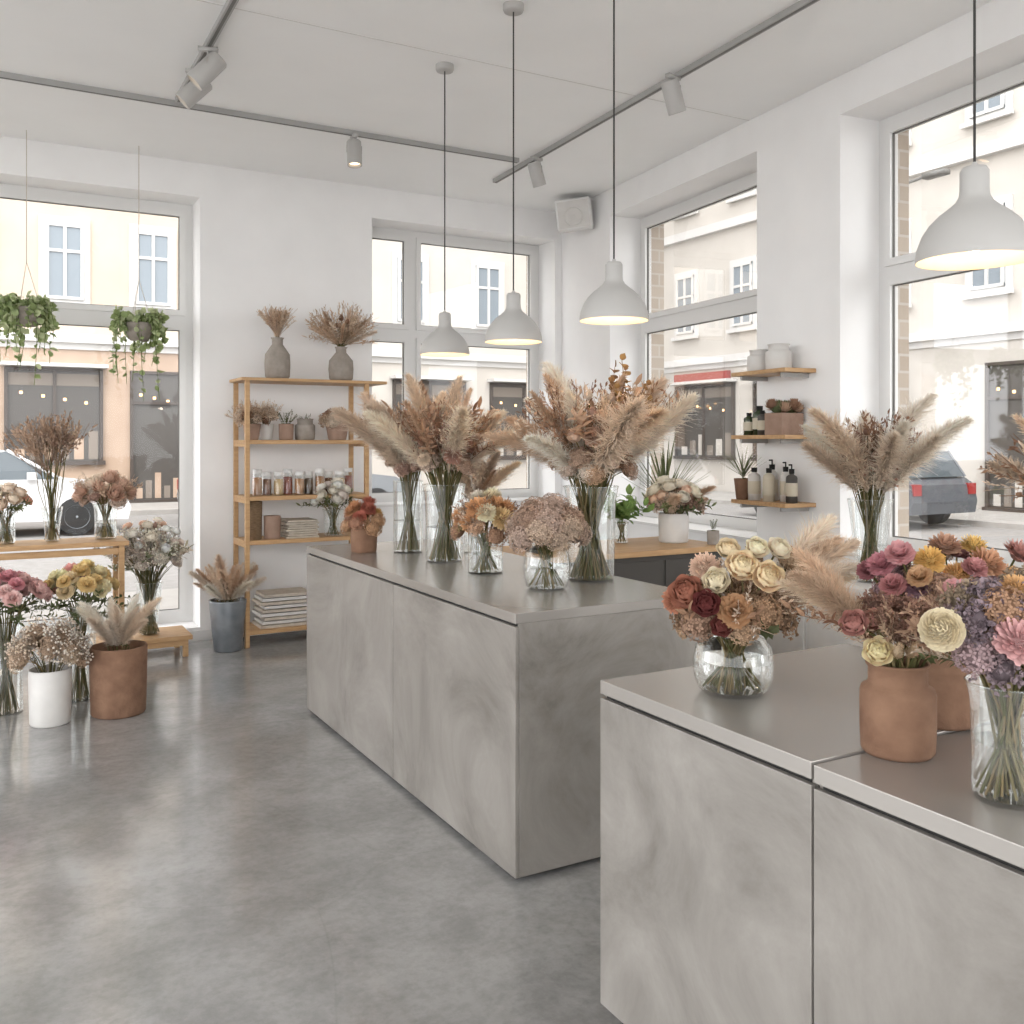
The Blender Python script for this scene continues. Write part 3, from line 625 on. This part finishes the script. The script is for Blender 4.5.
# ------------------------------------------------------------------ front counter bouquets
Z2=.882; s=.00245
def at(k,size,col,px,py,b,cx,by,s): return ('at',k,size,lin(col),(px-cx)*s-b*(px-512)/950,b,(by-py)*s+b*(py-440)/950)
A=lambda k,size,col,px,py,b: at(k,size,col,px,py,b,733,692,s)
bouquet('rose_bouquet_vase',(1.615,1.775,Z2),'jar',.16,.098,M_glass,[
 A('rose',.044,'#f8dcb8',742,566,.13),A('rose',.043,'#f7d8b2',768,577,.15),A('rose',.032,'#f8e8cc',757,548,.08),A('rose',.036,'#efe4c8',716,581,.13),
 A('rose',.045,'#ac6c56',686,592,.10),A('rose',.036,'#682226',706,604,.15),A('carn',.045,'#bd9068',735,611,.15),A('mum',.038,'#dfbfa8',704,566,.08),
 A('rose',.032,'#e8d8b6',728,549,.07),A('hyd',.045,'#b4957a',792,592,.07),A('hyd',.042,'#bd9f7e',792,558,-.02),A('mum',.034,'#bf7e62',674,600,.06),
 A('rose',.034,'#f6e8d0',779,549,.04),A('hyd',.045,'#a1806a',698,622,.08),A('statice',.05,'#aa8868',806,578,.0),A('rose',.03,'#743230',722,626,.14),A('hyd',.04,'#c49e7c',766,612,.13),
 ('head','statice',12,.045,[lin('#ae8c70'),lin('#bc9e80'),lin('#9e7f64')],.17,.14,.15,.2,1.5),('head','hyd',8,.045,[lin('#ad886c'),lin('#c6a484')],.17,.13,.13,.7,1.6),
 ('plume','bigleaf',6,.45,[lin('#4f5b3a'),lin('#424f30')],.02,.6,1.2),('plume','pampas',5,.66,PAM+PAMB,.08,.65,.95,(-.4,.35)),('plume','wheat',12,.6,BRN+PAMB,.06,.2,1.1),('plume','leaf',6,.6,BRN,.05,.6,1.2)],water=.5)
s2=.00194
B=lambda k,size,col,px,py,b: at(k,size,col,px,py,b,901,758,s2)
bouquet('terracotta_flower_pot',(1.595,1.278,.8785),'pot',.18,.072,M_terra,[
 B('rose',.032,'#f8e6bc',881,655,.07),B('rose',.03,'#b98078',856,626,.06),B('tail',.026,'#d8c0a0',900,660,.07),B('tail',.026,'#d3b692',912,660,.06),B('tail',.025,'#dfc9aa',922,648,.05),
 B('hyd',.03,'#a37f6c',905,634,.03),B('rose',.026,'#c48c82',876,622,.03),B('statice',.035,'#a88274',930,640,.02),
 ('head','statice',8,.035,[lin('#ac8470'),lin('#977062')],.23,.085,.08,.2,1.1),('plume','leaf',10,.6,BRN+[lin('#744e3a')],.06,.5,.95),('plume','wheat',8,.5,PAMB,.04,.3,.9),('plume','pampas',3,.5,PAMB,.04,.5,.7,(2.6,.4))],glass=False)
s3=.00215
C=lambda k,size,col,px,py,b: at(k,size,col,px,py,b,955,728,s3)
bouquet('terracotta_flower_pot',(1.84,1.36,.882),'pot',.15,.075,M_terra,[
 C('carn',.035,'#c0808a',893,566,.02),C('carn',.035,'#cf989c',912,555,.04),C('mum',.034,'#e8bc6c',943,562,.05),C('mum',.034,'#e2b478',973,578,.06),C('dahlia',.036,'#c0967e',958,548,.0),C('dahlia',.04,'#d09e7c',1003,566,.05),
 C('mum',.032,'#edca7c',988,548,.0),C('carn',.035,'#a88292',932,590,.06),C('carn',.032,'#c98a8c',905,588,.05),C('statice',.045,'#978490',965,600,.07),C('carn',.03,'#9a5e66',880,572,.0),C('mum',.034,'#dbae76',1025,580,.03),C('dahlia',.038,'#c79088',1035,556,0),
 ('head','carn',8,.033,[lin('#cb9496'),lin('#bd8686'),lin('#d6ae84')],.26,.15,.13,.1,1.2),('head','hyd',10,.038,[lin('#b48e78'),lin('#a3828a'),lin('#c4a68e')],.24,.15,.13,.1,1.3),('head','statice',16,.042,[lin('#95828a'),lin('#ad9284'),lin('#917e70')],.2,.15,.14,.3,1.45),('plume','leaf',8,.6,GRN+BRN,.02,.5,1.2),('plume','wheat',10,.7,BRN,.05,.1,.9)],glass=False)
s4=.00172
D=lambda k,size,col,px,py,b: at(k,size,col,px,py,b,1008,800,s4)
bouquet('mixed_bouquet_vase',(1.555,1.018,.878),'flare',.2,.068,M_glass,[
 D('bigmum',.036,'#f6e8c8',941,631,.09),D('dahlia',.042,'#d9a8a8',1020,640,.11),D('hyd',.042,'#bf9474',1006,606,.07),D('statice',.045,'#8e7e88',972,618,.07),D('statice',.042,'#968690',985,596,.03),
 D('statice',.045,'#8a7a82',1000,668,.09),D('statice',.04,'#a08d76',962,597,.02),D('hyd',.036,'#a88e92',975,652,.08),D('mum',.03,'#dbad76',1018,588,.03),D('statice',.04,'#8e7e88',1036,600,.05),D('statice',.042,'#968690',1045,660,.07),
 D('dahlia',.038,'#cf9a72',1055,620,.04),D('hyd',.04,'#ae989e',1030,615,.05),
 ('head','statice',14,.04,[lin('#907e88'),lin('#a48c8c'),lin('#97846e'),lin('#b0987f')],.27,.11,.12,.2,1.4),('head','hyd',10,.036,[lin('#b8937e'),lin('#a89094'),lin('#c4a890')],.27,.1,.1,.3,1.3),('plume','wheat',10,.6,BRN+PAMB,.05,.2,1.0),('plume','leaf',6,.45,BRN+GRN,.04,.5,1.1)],water=.5)

p=WR(4.22,-.42,.81)
bouquet('pampas_vase',tuple(p),'cone',.4,.105,M_glass,[('plume','pampas',11,1.08,PAM,.06,.25,.8),('head','pod',22,.032,[lin('#ae8672'),lin('#957060'),lin('#c4a28c')],.52,.15,.2,0,1.2),('head','gyp',10,.08,[lin('#ae8672'),lin('#a07c68')],.48,.13,.15,.1,1.2),('head','mum',8,.035,MIX,.48,.15,.16,.1,1.1),('plume','wheat',12,1.2,PAMB+BRN,.16,.0,.5)])
p=WR(5.27,-.32,.81)
bouquet('pampas_vase',tuple(p),'cone',.4,.1,M_glass,[('plume','reed',10,1.0,BRN+PAMB,.08,.2,1.0),('plume','wheat',14,1.3,PAMB+BRN,.14,.2,1.1),('head','gyp',8,.08,BRN,.5,.2,.14,.3,1.2),('head','pod',8,.03,BRN,.5,.2,.2,0,1.2)])

# ------------------------------------------------------------------ right wall shelves
for z in (1.13,1.53,1.92):
    mb=MB(); mb.box(2.85,3.36,-.23,-.001,z-.024,z,0,MR); mb.box(2.9,2.92,-.2,-.001,z-.05,z-.024,1,MR); mb.box(3.28,3.3,-.2,-.001,z-.05,z-.024,1,MR); mb.obj('wall_shelf',[M_wood,M_track],bevel=.0015)
def wp(t,e,z): return tuple(WR(t,e,z))
pot('stoneware_crock',wp(2.99,-.12,1.92),'pot',.135,.075,M_whitecer); pot('stoneware_crock',wp(3.17,-.12,1.92),'pot',.155,.078,M_whitecer)
M_bg=plain('dark_green_glass','#39442f',.15); M_lab=plain('label_paper','#c8bfac',.8)
def bottle(name,loc,r,h,m,pump=False,cap=M_black):
    mb=MB(); v,f=lathe([(1e-4,0),(r,0),(r,h*.72),(r*.9,h*.78),(r*.4,h*.84),(r*.4,h*.88)],20); mb.add(v,f,mat=0)
    v,f=lathe([(r*1.02,h*.2),(r*1.03,h*.21),(r*1.03,h*.58),(r*1.02,h*.59)],20); mb.add(v,f,mat=1)
    v,f=lathe([(r*.46,h*.86),(r*.48,h),(1e-4,h)],16); mb.add(v,f,mat=2)
    if pump:
        v,f=tube([(0,0,h),(0,0,h*1.12)],r*.12,6); mb.add(v,f,mat=2); v,f=tube([(0,0,h*1.12),(-r*.9,-r*.3,h*1.12)],r*.15,6); mb.add(v,f,mat=2)
    mb.obj(name,[m,M_lab,cap],loc=loc,smooth=True)
bottle('glass_bottle',wp(2.9,-.13,1.53),.034,.14,M_bg); bottle('glass_jar',wp(2.99,-.12,1.53),.042,.18,M_bg); bottle('dark_bottle',wp(3.07,-.16,1.53),.03,.15,M_dark)
bottle('soap_bottle',wp(2.99,-.16,1.13),.038,.2,M_whitecer); bottle('soap_bottle',wp(3.06,-.08,1.13),.036,.22,M_whitecer,True); bottle('soap_bottle',wp(3.13,-.16,1.13),.036,.2,M_lab); bottle('dark_bottle',wp(3.3,-.13,1.13),.034,.2,M_dark,True); bottle('soap_bottle',wp(3.21,-.1,1.13),.034,.21,M_whitecer,True)
e=empty('succulent_crate',wp(3.22,-.12,1.53)); mb=MB()
mb.box(-.09,.09,-.07,.07,0,.13); mb.obj('crate',[M_terra2],e,bevel=.003); mb=MB()
for i in range(24): mb.tpl(pick(TP['protea']),.05,basis([R0.normal(0,.4),R0.normal(0,.4),1]),[R0.uniform(-.08,.08),R0.uniform(-.05,.05),.12+R0.uniform(0,.04)],pick(BRN+BRN+GRN))
mb.obj('plants',[M_petal],e,True)
bouquet('potted_plant',wp(2.89,-.17,1.13),'taper',.13,.055,M_terra,[('plume','grass',6,.55,GRN,.0,0,.2)],glass=False)

# ------------------------------------------------------------------ left group
mb=MB(); mb.box(-1.4,.84,6.6,6.98,.815,.845)
for x in (.78,-.3,-1.38):
    for y in (6.62,6.92): mb.box(x,x+.035,y,y+.035,0,.815)
for x in (.78,-.3,-1.38): mb.box(x+.004,x+.03,6.655,6.92,.76,.79)
mb.box(-1.34,.78,6.625,6.645,.76,.80); mb.obj('wooden_bench_table',[M_wood],bevel=.002)
mb=MB(); mb.box(.66,1.28,6.82,7.22,.12,.15)
for x in (.68,1.22):
    for y in (6.84,7.17): mb.box(x,x+.035,y,y+.035,0,.12)
mb.box(.7,1.24,6.83,6.85,.08,.119); mb.obj('low_wooden_stand',[M_wood],bevel=.002)
ZT=.845
WH=[lin('#f8f3ea'),lin('#f2e9d8'),lin('#f0dfd2')]
bouquet('rose_vase',(.13,6.78,ZT),'flare',.19,.07,M_glass,[('head','rose',16,.05,[lin('#f4e0ca'),lin('#f8f0e2'),lin('#dfa48c')],.22,.14,.15,0,1.3),('plume','leaf',10,.7,GRN,.02,.4,1.2)])
bouquet('dried_grass_vase',(.40,6.80,ZT),'cone',.22,.065,M_glass,[('plume','wheat',13,1.5,[lin('#b89c86'),lin('#a88a74'),lin('#c8ae94')],.26,.03,.32),('head','gyp',14,.07,PAMB+MIX,.56,.14,.16,0,1.1)])
bouquet('protea_vase',(.72,6.80,ZT),'flare',.23,.08,M_glass,[('head','protea',18,.065,[lin('#e2bfaa'),lin('#eed8c4'),lin('#caa28c')],.25,.18,.17,0,1.35),('head','hyd',8,.05,MIX,.24,.14,.13,.5,1.5),('plume','wheat',8,.8,PAMB,.06,.3,1)])
bouquet('white_flower_vase',(1.02,7.0,.15),'cone',.36,.09,M_glass,[('head','gyp',18,.085,WH,.48,.22,.28,0,1.4),('head','rose',24,.042,WH+[lin('#e6c0a8')],.5,.23,.3,0,1.3),('head','hyd',10,.05,WH,.45,.19,.22,.2,1.4),('plume','leaf',12,1.1,[lin('#8f9674'),lin('#a6a084')],.12,.2,.9),('plume','wheat',10,1.2,PAM,.16,.1,.8),('head','pod',10,.022,MIX,.5,.2,.28,0,1.3)])
bouquet('pink_rose_vase',(.12,5.92,0),'cyl',.5,.085,M_glass,[('head','carn',28,.056,[lin('#ebb0b2'),lin('#f0c8c4'),lin('#dc9aa2')],.58,.2,.2,0,1.3),('plume','leaf',14,.9,GRN,.05,.5,1.3)])
bouquet('mixed_rose_vase',(.50,6.02,0),'cyl',.5,.085,M_glass,[('head','carn',26,.055,[lin('#f2d698'),lin('#f7e8c0'),lin('#e6a8a2'),lin('#efdcb4')],.58,.2,.2,0,1.3),('plume','leaf',14,.9,GRN,.05,.5,1.3)])
bouquet('white_flower_bucket',(.32,5.59,0),'straight',.29,.105,M_whitecer,[('head','hyd',14,.058,[lin('#b89d84'),lin('#ccb49a'),lin('#a68a72')],.33,.18,.17,0,1.4),('head','gyp',14,.08,PAM,.35,.19,.18,0,1.4)],glass=False)
bouquet('terracotta_pampas_pot',(.66,5.62,0),'straight',.37,.15,M_terra,[('plume','pampas',13,.62,PAM,.0,.05,.6)],glass=False)
pot('terracotta_pot',(-.08,5.82,0),'straight',.33,.12,M_terra)

def hanging(x,y,z,top,seed):
    r=np.random.RandomState(seed); e=empty('hanging_plant',(x,y,z)); mb=MB()
    v,f=lathe([(1e-4,-.07),(.06,-.07),(.085,-.02),(.09,.05),(.085,.055),(.08,.03),(1e-4,.03)],24); mb.add(v,f); mb.obj('pot',[M_stone],e,True)
    mb=MB()
    for k in range(3):
        a=k*2.094; v,f=tube([(.088*math.cos(a),.088*math.sin(a),.05),(0,0,.36)],.002,4); mb.add(v,f)
    v,f=tube([(0,0,.36),(0,0,top-z)],.0025,4); mb.add(v,f); mb.obj('cords',[M_paper],e)
    st=MB(); lf=MB(); pt=petal(.052,.022,.2,1.0,0,0,.2,3,3,point=True)
    for k in range(44):
        a=r.rand()*6.283; out=r.uniform(.06,.16); drop=r.uniform(.0,.62)**1.3 if k%2 else r.uniform(-.05,.15); 
        pts=[np.array([.05*math.cos(a),.05*math.sin(a),.04]),np.array([out*math.cos(a),out*math.sin(a),.08+r.uniform(0,.06)]),np.array([out*1.15*math.cos(a),out*1.15*math.sin(a),.04-drop*.5]),np.array([out*1.1*math.cos(a+.2),out*1.1*math.sin(a+.2),.0-drop])]
        v,f=tube(pts,.002,4); st.add(v,f,lin('#5f6f3a'))
        for q in range(12):
            t=q/12*3; i=min(2,int(t)); p=pts[i]+(pts[i+1]-pts[i])*(t-i); d=r.normal(0,1,3)+np.array([math.cos(a),math.sin(a),0])*.8
            sc=r.uniform(.7,1.2); lf.tpl(pt,sc,basis(d,r.rand()*6),p,lin(['#9cb078','#bcc898','#84995e'][q%3]))
    st.obj('vines',[M_stem],e,True); lf.obj('leaves',[M_petal],e,True)
hanging(.265,7.12,2.33,3.57,1); hanging(.97,7.12,2.27,3.57,2)

# ------------------------------------------------------------------ exterior
M_asph=noisy('asphalt','#7d7a77','#8b8885',8,.9); M_pave=noisy('pavement','#94908b','#a19d98',3,.9)
mb=MB(); mb.box(-60,60,-40,60,-.16,-.1); mb.obj('street',[M_asph])
mb=MB(); mb.box(-40,5.3,YB+.53,10.3,-.1,-.04); mb.box(-40,19.0,21.5,24.2,-.1,-.0); mb.box(16.1,18.8,-20,21.5,-.1,-.0); mb.box(5.3,7.5,-12,10.3,-.1,-.04); mb.obj('pavement',[M_pave])
M_st1=noisy('cream_stucco','#b9ab9b','#c0b3a4',1.5,.9); M_st2=noisy('pale_stucco','#b6b0a8','#beb8b0',1.5,.9)
M_winf=plain('facade_white','#c5c3c0',.6); M_fgl=plain('facade_glass','#7d868d',.2); M_shop=plain('shop_glass','#4b4743',.35); M_shopf=plain('shop_frame','#443b35',.5); M_sh2=noisy('shop_stone','#a48d7a','#b09a87',2,.8)
M_warm=emit('shop_lamp','#ffc987',2.5); M_red=plain('sign_red','#8e3a36',.6); M_shoplit=plain('shop_interior','#7c7268',.6)
def facade(name,M,x0,x1,stucco,base,ph=0,sp=1.93,shops=((0,2.0,0),),sign=None):
    mb=MB(); mb.box(x0,x1,0,6,-.1,17,0,M); mb.box(x0,x1,-.06,0,-.02,3.75,4,M); mb.box(x0,x1,-.25,0,3.75,3.95,1,M); mb.box(x0,x1,-.12,0,3.6,3.75,1,M)
    mb.box(x0,x1,-.18,0,7.6,7.85,1,M); mb.box(x0,x1,-.45,0,14.6,15.0,1,M)
    x=x0+ph; W=.8
    while x+W+.4<x1:
        for zb,h in ((4.75,1.75),(8.5,1.75),(11.8,1.6)):
            mb.box(x-.14,x+W+.14,-.07,0,zb-.1,zb+h+.16,1,M); mb.box(x-.2,x+W+.2,-.16,-.07,zb-.18,zb-.08,1,M)
            mb.box(x,x+W,-.09,-.07,zb,zb+h,2,M)
            for a in (0,W/2-.035,W-.07): mb.box(x+a,x+a+.07,-.13,-.09,zb,zb+h,1,M)
            for c in (0,h*.62,h-.07): mb.box(x,x+W,-.125,-.09,zb+c,zb+c+.07,1,M)
        x+=sp
    for (sx,w,door) in shops:
        zb=.05 if door else 1.0; zt=3.15
        mb.box(sx,sx+w,-.1,-.065,zb,zt,3,M)
        n=2 if door else 3
        for a in range(n): q=sx+(w-.07)*a/(n-1); mb.box(q,q+.07,-.17,-.1,zb,zt,5,M)
        mb.box(sx,sx+w,-.16,-.1,zt-.07,zt,5,M); mb.box(sx-.05,sx+w+.05,-.2,-.1,zb-.08,zb+.02,5,M)
        if door: mb.box(sx,sx+w,-.16,-.1,2.35,2.42,5,M); mb.box(sx+w*.8,sx+w*.83,-.2,-.16,1.0,1.5,1,M)
        for q in range(6):
            a=sx+w*(.1+.15*q); h=.25+((q*37)%11)/11*.5; mb.box(a,a+w*.1,-.108,-.1005,zb+.05,zb+.05+h,8 if q%2 else 4,M)
        for q in range(4):
            a=sx+w*(.15+.22*q); z=zt-.6-((q*29)%7)/7*.5; mb.box(a,a+.06,-.112,-.1005,z,z+.06,6,M)
        if not door: mb.box(sx+.08,sx+w-.08,-.115,-.1005,zt-.4,zt-.12,8,M); mb.box(sx-.08,sx+w+.08,-.5,-.065,zt+.02,zt+.1,1,M)
    if sign:
        for (a,b) in sign: mb.box(a,b,-.2,-.065,3.22,3.5,7,M)
    mb.obj(name,[stucco,M_winf,M_fgl,M_shop,base,M_shopf,M_warm,M_red,M_shoplit])
facade('street_building',Matrix.Translation((0,24.3,0)),-14,9.0,M_st1,M_sh2,ph=1.78,shops=((-9,2.2,0),(-6.2,1.2,1),(-3.5,2.2,0),(.45,2.05,0),(3.1,1.4,1),(5.4,2.3,0)))
facade('street_building',Matrix.Translation((0,24.3,0)),9.05,18.8,M_st2,M_st2,ph=.9,sp=2.4,shops=((9.8,2.2,0),(12.8,2.2,0),(15.6,2.2,0)))
ME=Matrix(((0,1,0,18.9),(-1,0,0,24),(0,0,1,0),(0,0,0,1)))
facade('street_building',ME,0,34,M_st2,M_st2,ph=.8,sp=2.5,shops=((.8,2.6,0),(4.2,2.6,0),(7.9,1.3,1),(11.2,1.6,1),(13.6,2.4,0),(17,2.4,0),(20.5,1.4,1),(23,3,0)),sign=((.8,3.2),(4.3,6.4)))
def post(x,y):
    mb=MB(); v,f=tube([(0,0,0),(0,0,.9),(0,0,1.0),(0,0,6.5)],[.09,.08,.05,.04],10); mb.add(v,f); v,f=tube([(0,0,6.4),(0,-.6,6.7),(0,-1.2,6.75)],.03,8); mb.add(v,f); mb.box(-.1,.1,-1.6,-1.1,6.68,6.78)
    mb.obj('street_lamp',[M_trackd],loc=(x,y,0.002),smooth=True)
post(7.7,21.8); post(16.4,13.6)
M_tyre=plain('tyre','#222222',.8); M_cg=plain('car_glass','#4b5358',.08); M_tail=plain('tail_light','#8a1a1a',.3)
def car(loc,rz,colr,name='car'):
    m=plain('car_paint_'+colr,colr,.25,.1); e=empty(name,loc,rz)
    low=[(-2.15,.28),(-2.2,.5),(-2.15,.8),(-1.95,.92),(-1.2,.95),(1.0,.95),(1.75,.86),(2.1,.7),(2.2,.45),(2.15,.25)]
    top=[(-2.0,.93),(-1.75,1.38),(-1.3,1.46),(-.1,1.47),(.35,1.4),(1.15,.94)]
    mb=MB()
    def ext(pts,hw0,hw1,mat):
        n=len(pts); zs=[p[1] for p in pts]; z0,z1=min(zs),max(zs); V=[]
        for s_ in (-1,1):
            for (x,z) in pts: V.append((x,s_*(hw0+(hw1-hw0)*(z-z0)/(z1-z0)),z))
        V=np.array(V); 
        F=[[i,(i+1)%n,n+(i+1)%n,n+i] for i in range(n)]; mb.add(V,F,mat=mat)
        c0=V[:n].mean(0); c1=V[n:].mean(0)
        for base,c in ((0,c0),(n,c1)):
            vv=np.concatenate([V[base:base+n],[c]]); mb.add(vv,[[i,(i+1)%n,n] for i in range(n)],mat=mat)
    ext(low,.9,.86,0); ext(top,.8,.62,1)
    ext([(-1.78,1.385),(-1.3,1.47),(-.1,1.485),(.3,1.42),(.25,1.40),(-1.3,1.44)],.655,.63,0)
    for sgn in (-1,1):
        for (xa,za,xb,zb) in ((-2.0,.93,-1.76,1.4),(-.95,.93,-.95,1.46),(.1,.93,.05,1.45),(1.13,.94,.34,1.42)):
            ya=sgn*.81; yb=sgn*(.81-.18*(zb-.93)/.54); v,f=tube([(xa,ya,za),(xb,yb,zb)],.03,6); mb.add(v,f,mat=0)
        for xw in (-1.35,1.35):
            v,f=lathe([(1e-4,-.1),(.2,-.1),(.31,-.09),(.32,-.05),(.32,.1),(1e-4,.1)],24); v=v@np.array([[1,0,0],[0,0,1],[0,-1,0]]).T; mb.add(v+np.array([xw,sgn*.82,.32]),f,mat=2)
            v,f=lathe([(1e-4,0),(.06,.015),(.19,.01),(.2,0)],16); v=v@np.array([[1,0,0],[0,0,1],[0,-1,0]]).T; v[:,1]*=-1 if sgn>0 else 1; 
            mb.add(v*np.array([1,-1 if sgn>0 else 1,1])+np.array([xw,sgn*.925,.32]),f,mat=3)
        mb.box(-2.2,-2.05,sgn*.75-.1,sgn*.75+.1,.62,.82,4); mb.box(2.02,2.16,sgn*.65-.15,sgn*.65+.15,.55,.68,3)
        mb.box(.6,.75,sgn*.92-.06,sgn*.92+.06,.95,1.07,0)
    mb.obj('body',[m,M_cg,M_tyre,M_zinc,M_tail],e)
car((.05,18.3,-.1),0,'#d2d2d2'); car((5.6,18.9,-.1),0,'#727578'); car((15.0,13.2,-.1),math.radians(90),'#55585d')

# ------------------------------------------------------------------ light
w=bpy.data.worlds.new('overcast_sky'); scene.world=w; w.use_nodes=True; bg=w.node_tree.nodes['Background']
bg.inputs[0].default_value=(.975,.985,1,1); bg.inputs[1].default_value=2.75
L=bpy.data.lights.new('sun','SUN'); L.energy=0.8; L.angle=math.radians(25); L.color=(1,.96,.9); o=bpy.data.objects.new('sun',L); scene.collection.objects.link(o)
o.rotation_euler=(math.radians(38),0,math.radians(-20))
scene.view_settings.view_transform='Standard'
scene.view_settings.exposure=0.66

cam=bpy.data.cameras.new('camera'); co=bpy.data.objects.new('camera',cam); scene.collection.objects.link(co); scene.camera=co
cam.sensor_width=36; cam.lens=36*950/1024; cam.shift_y=-(512-440)/1024; co.location=(0,0,1.5)
co.rotation_euler=(math.pi/2,0,-math.radians(29.2)); cam.clip_end=300; cam.clip_start=.05
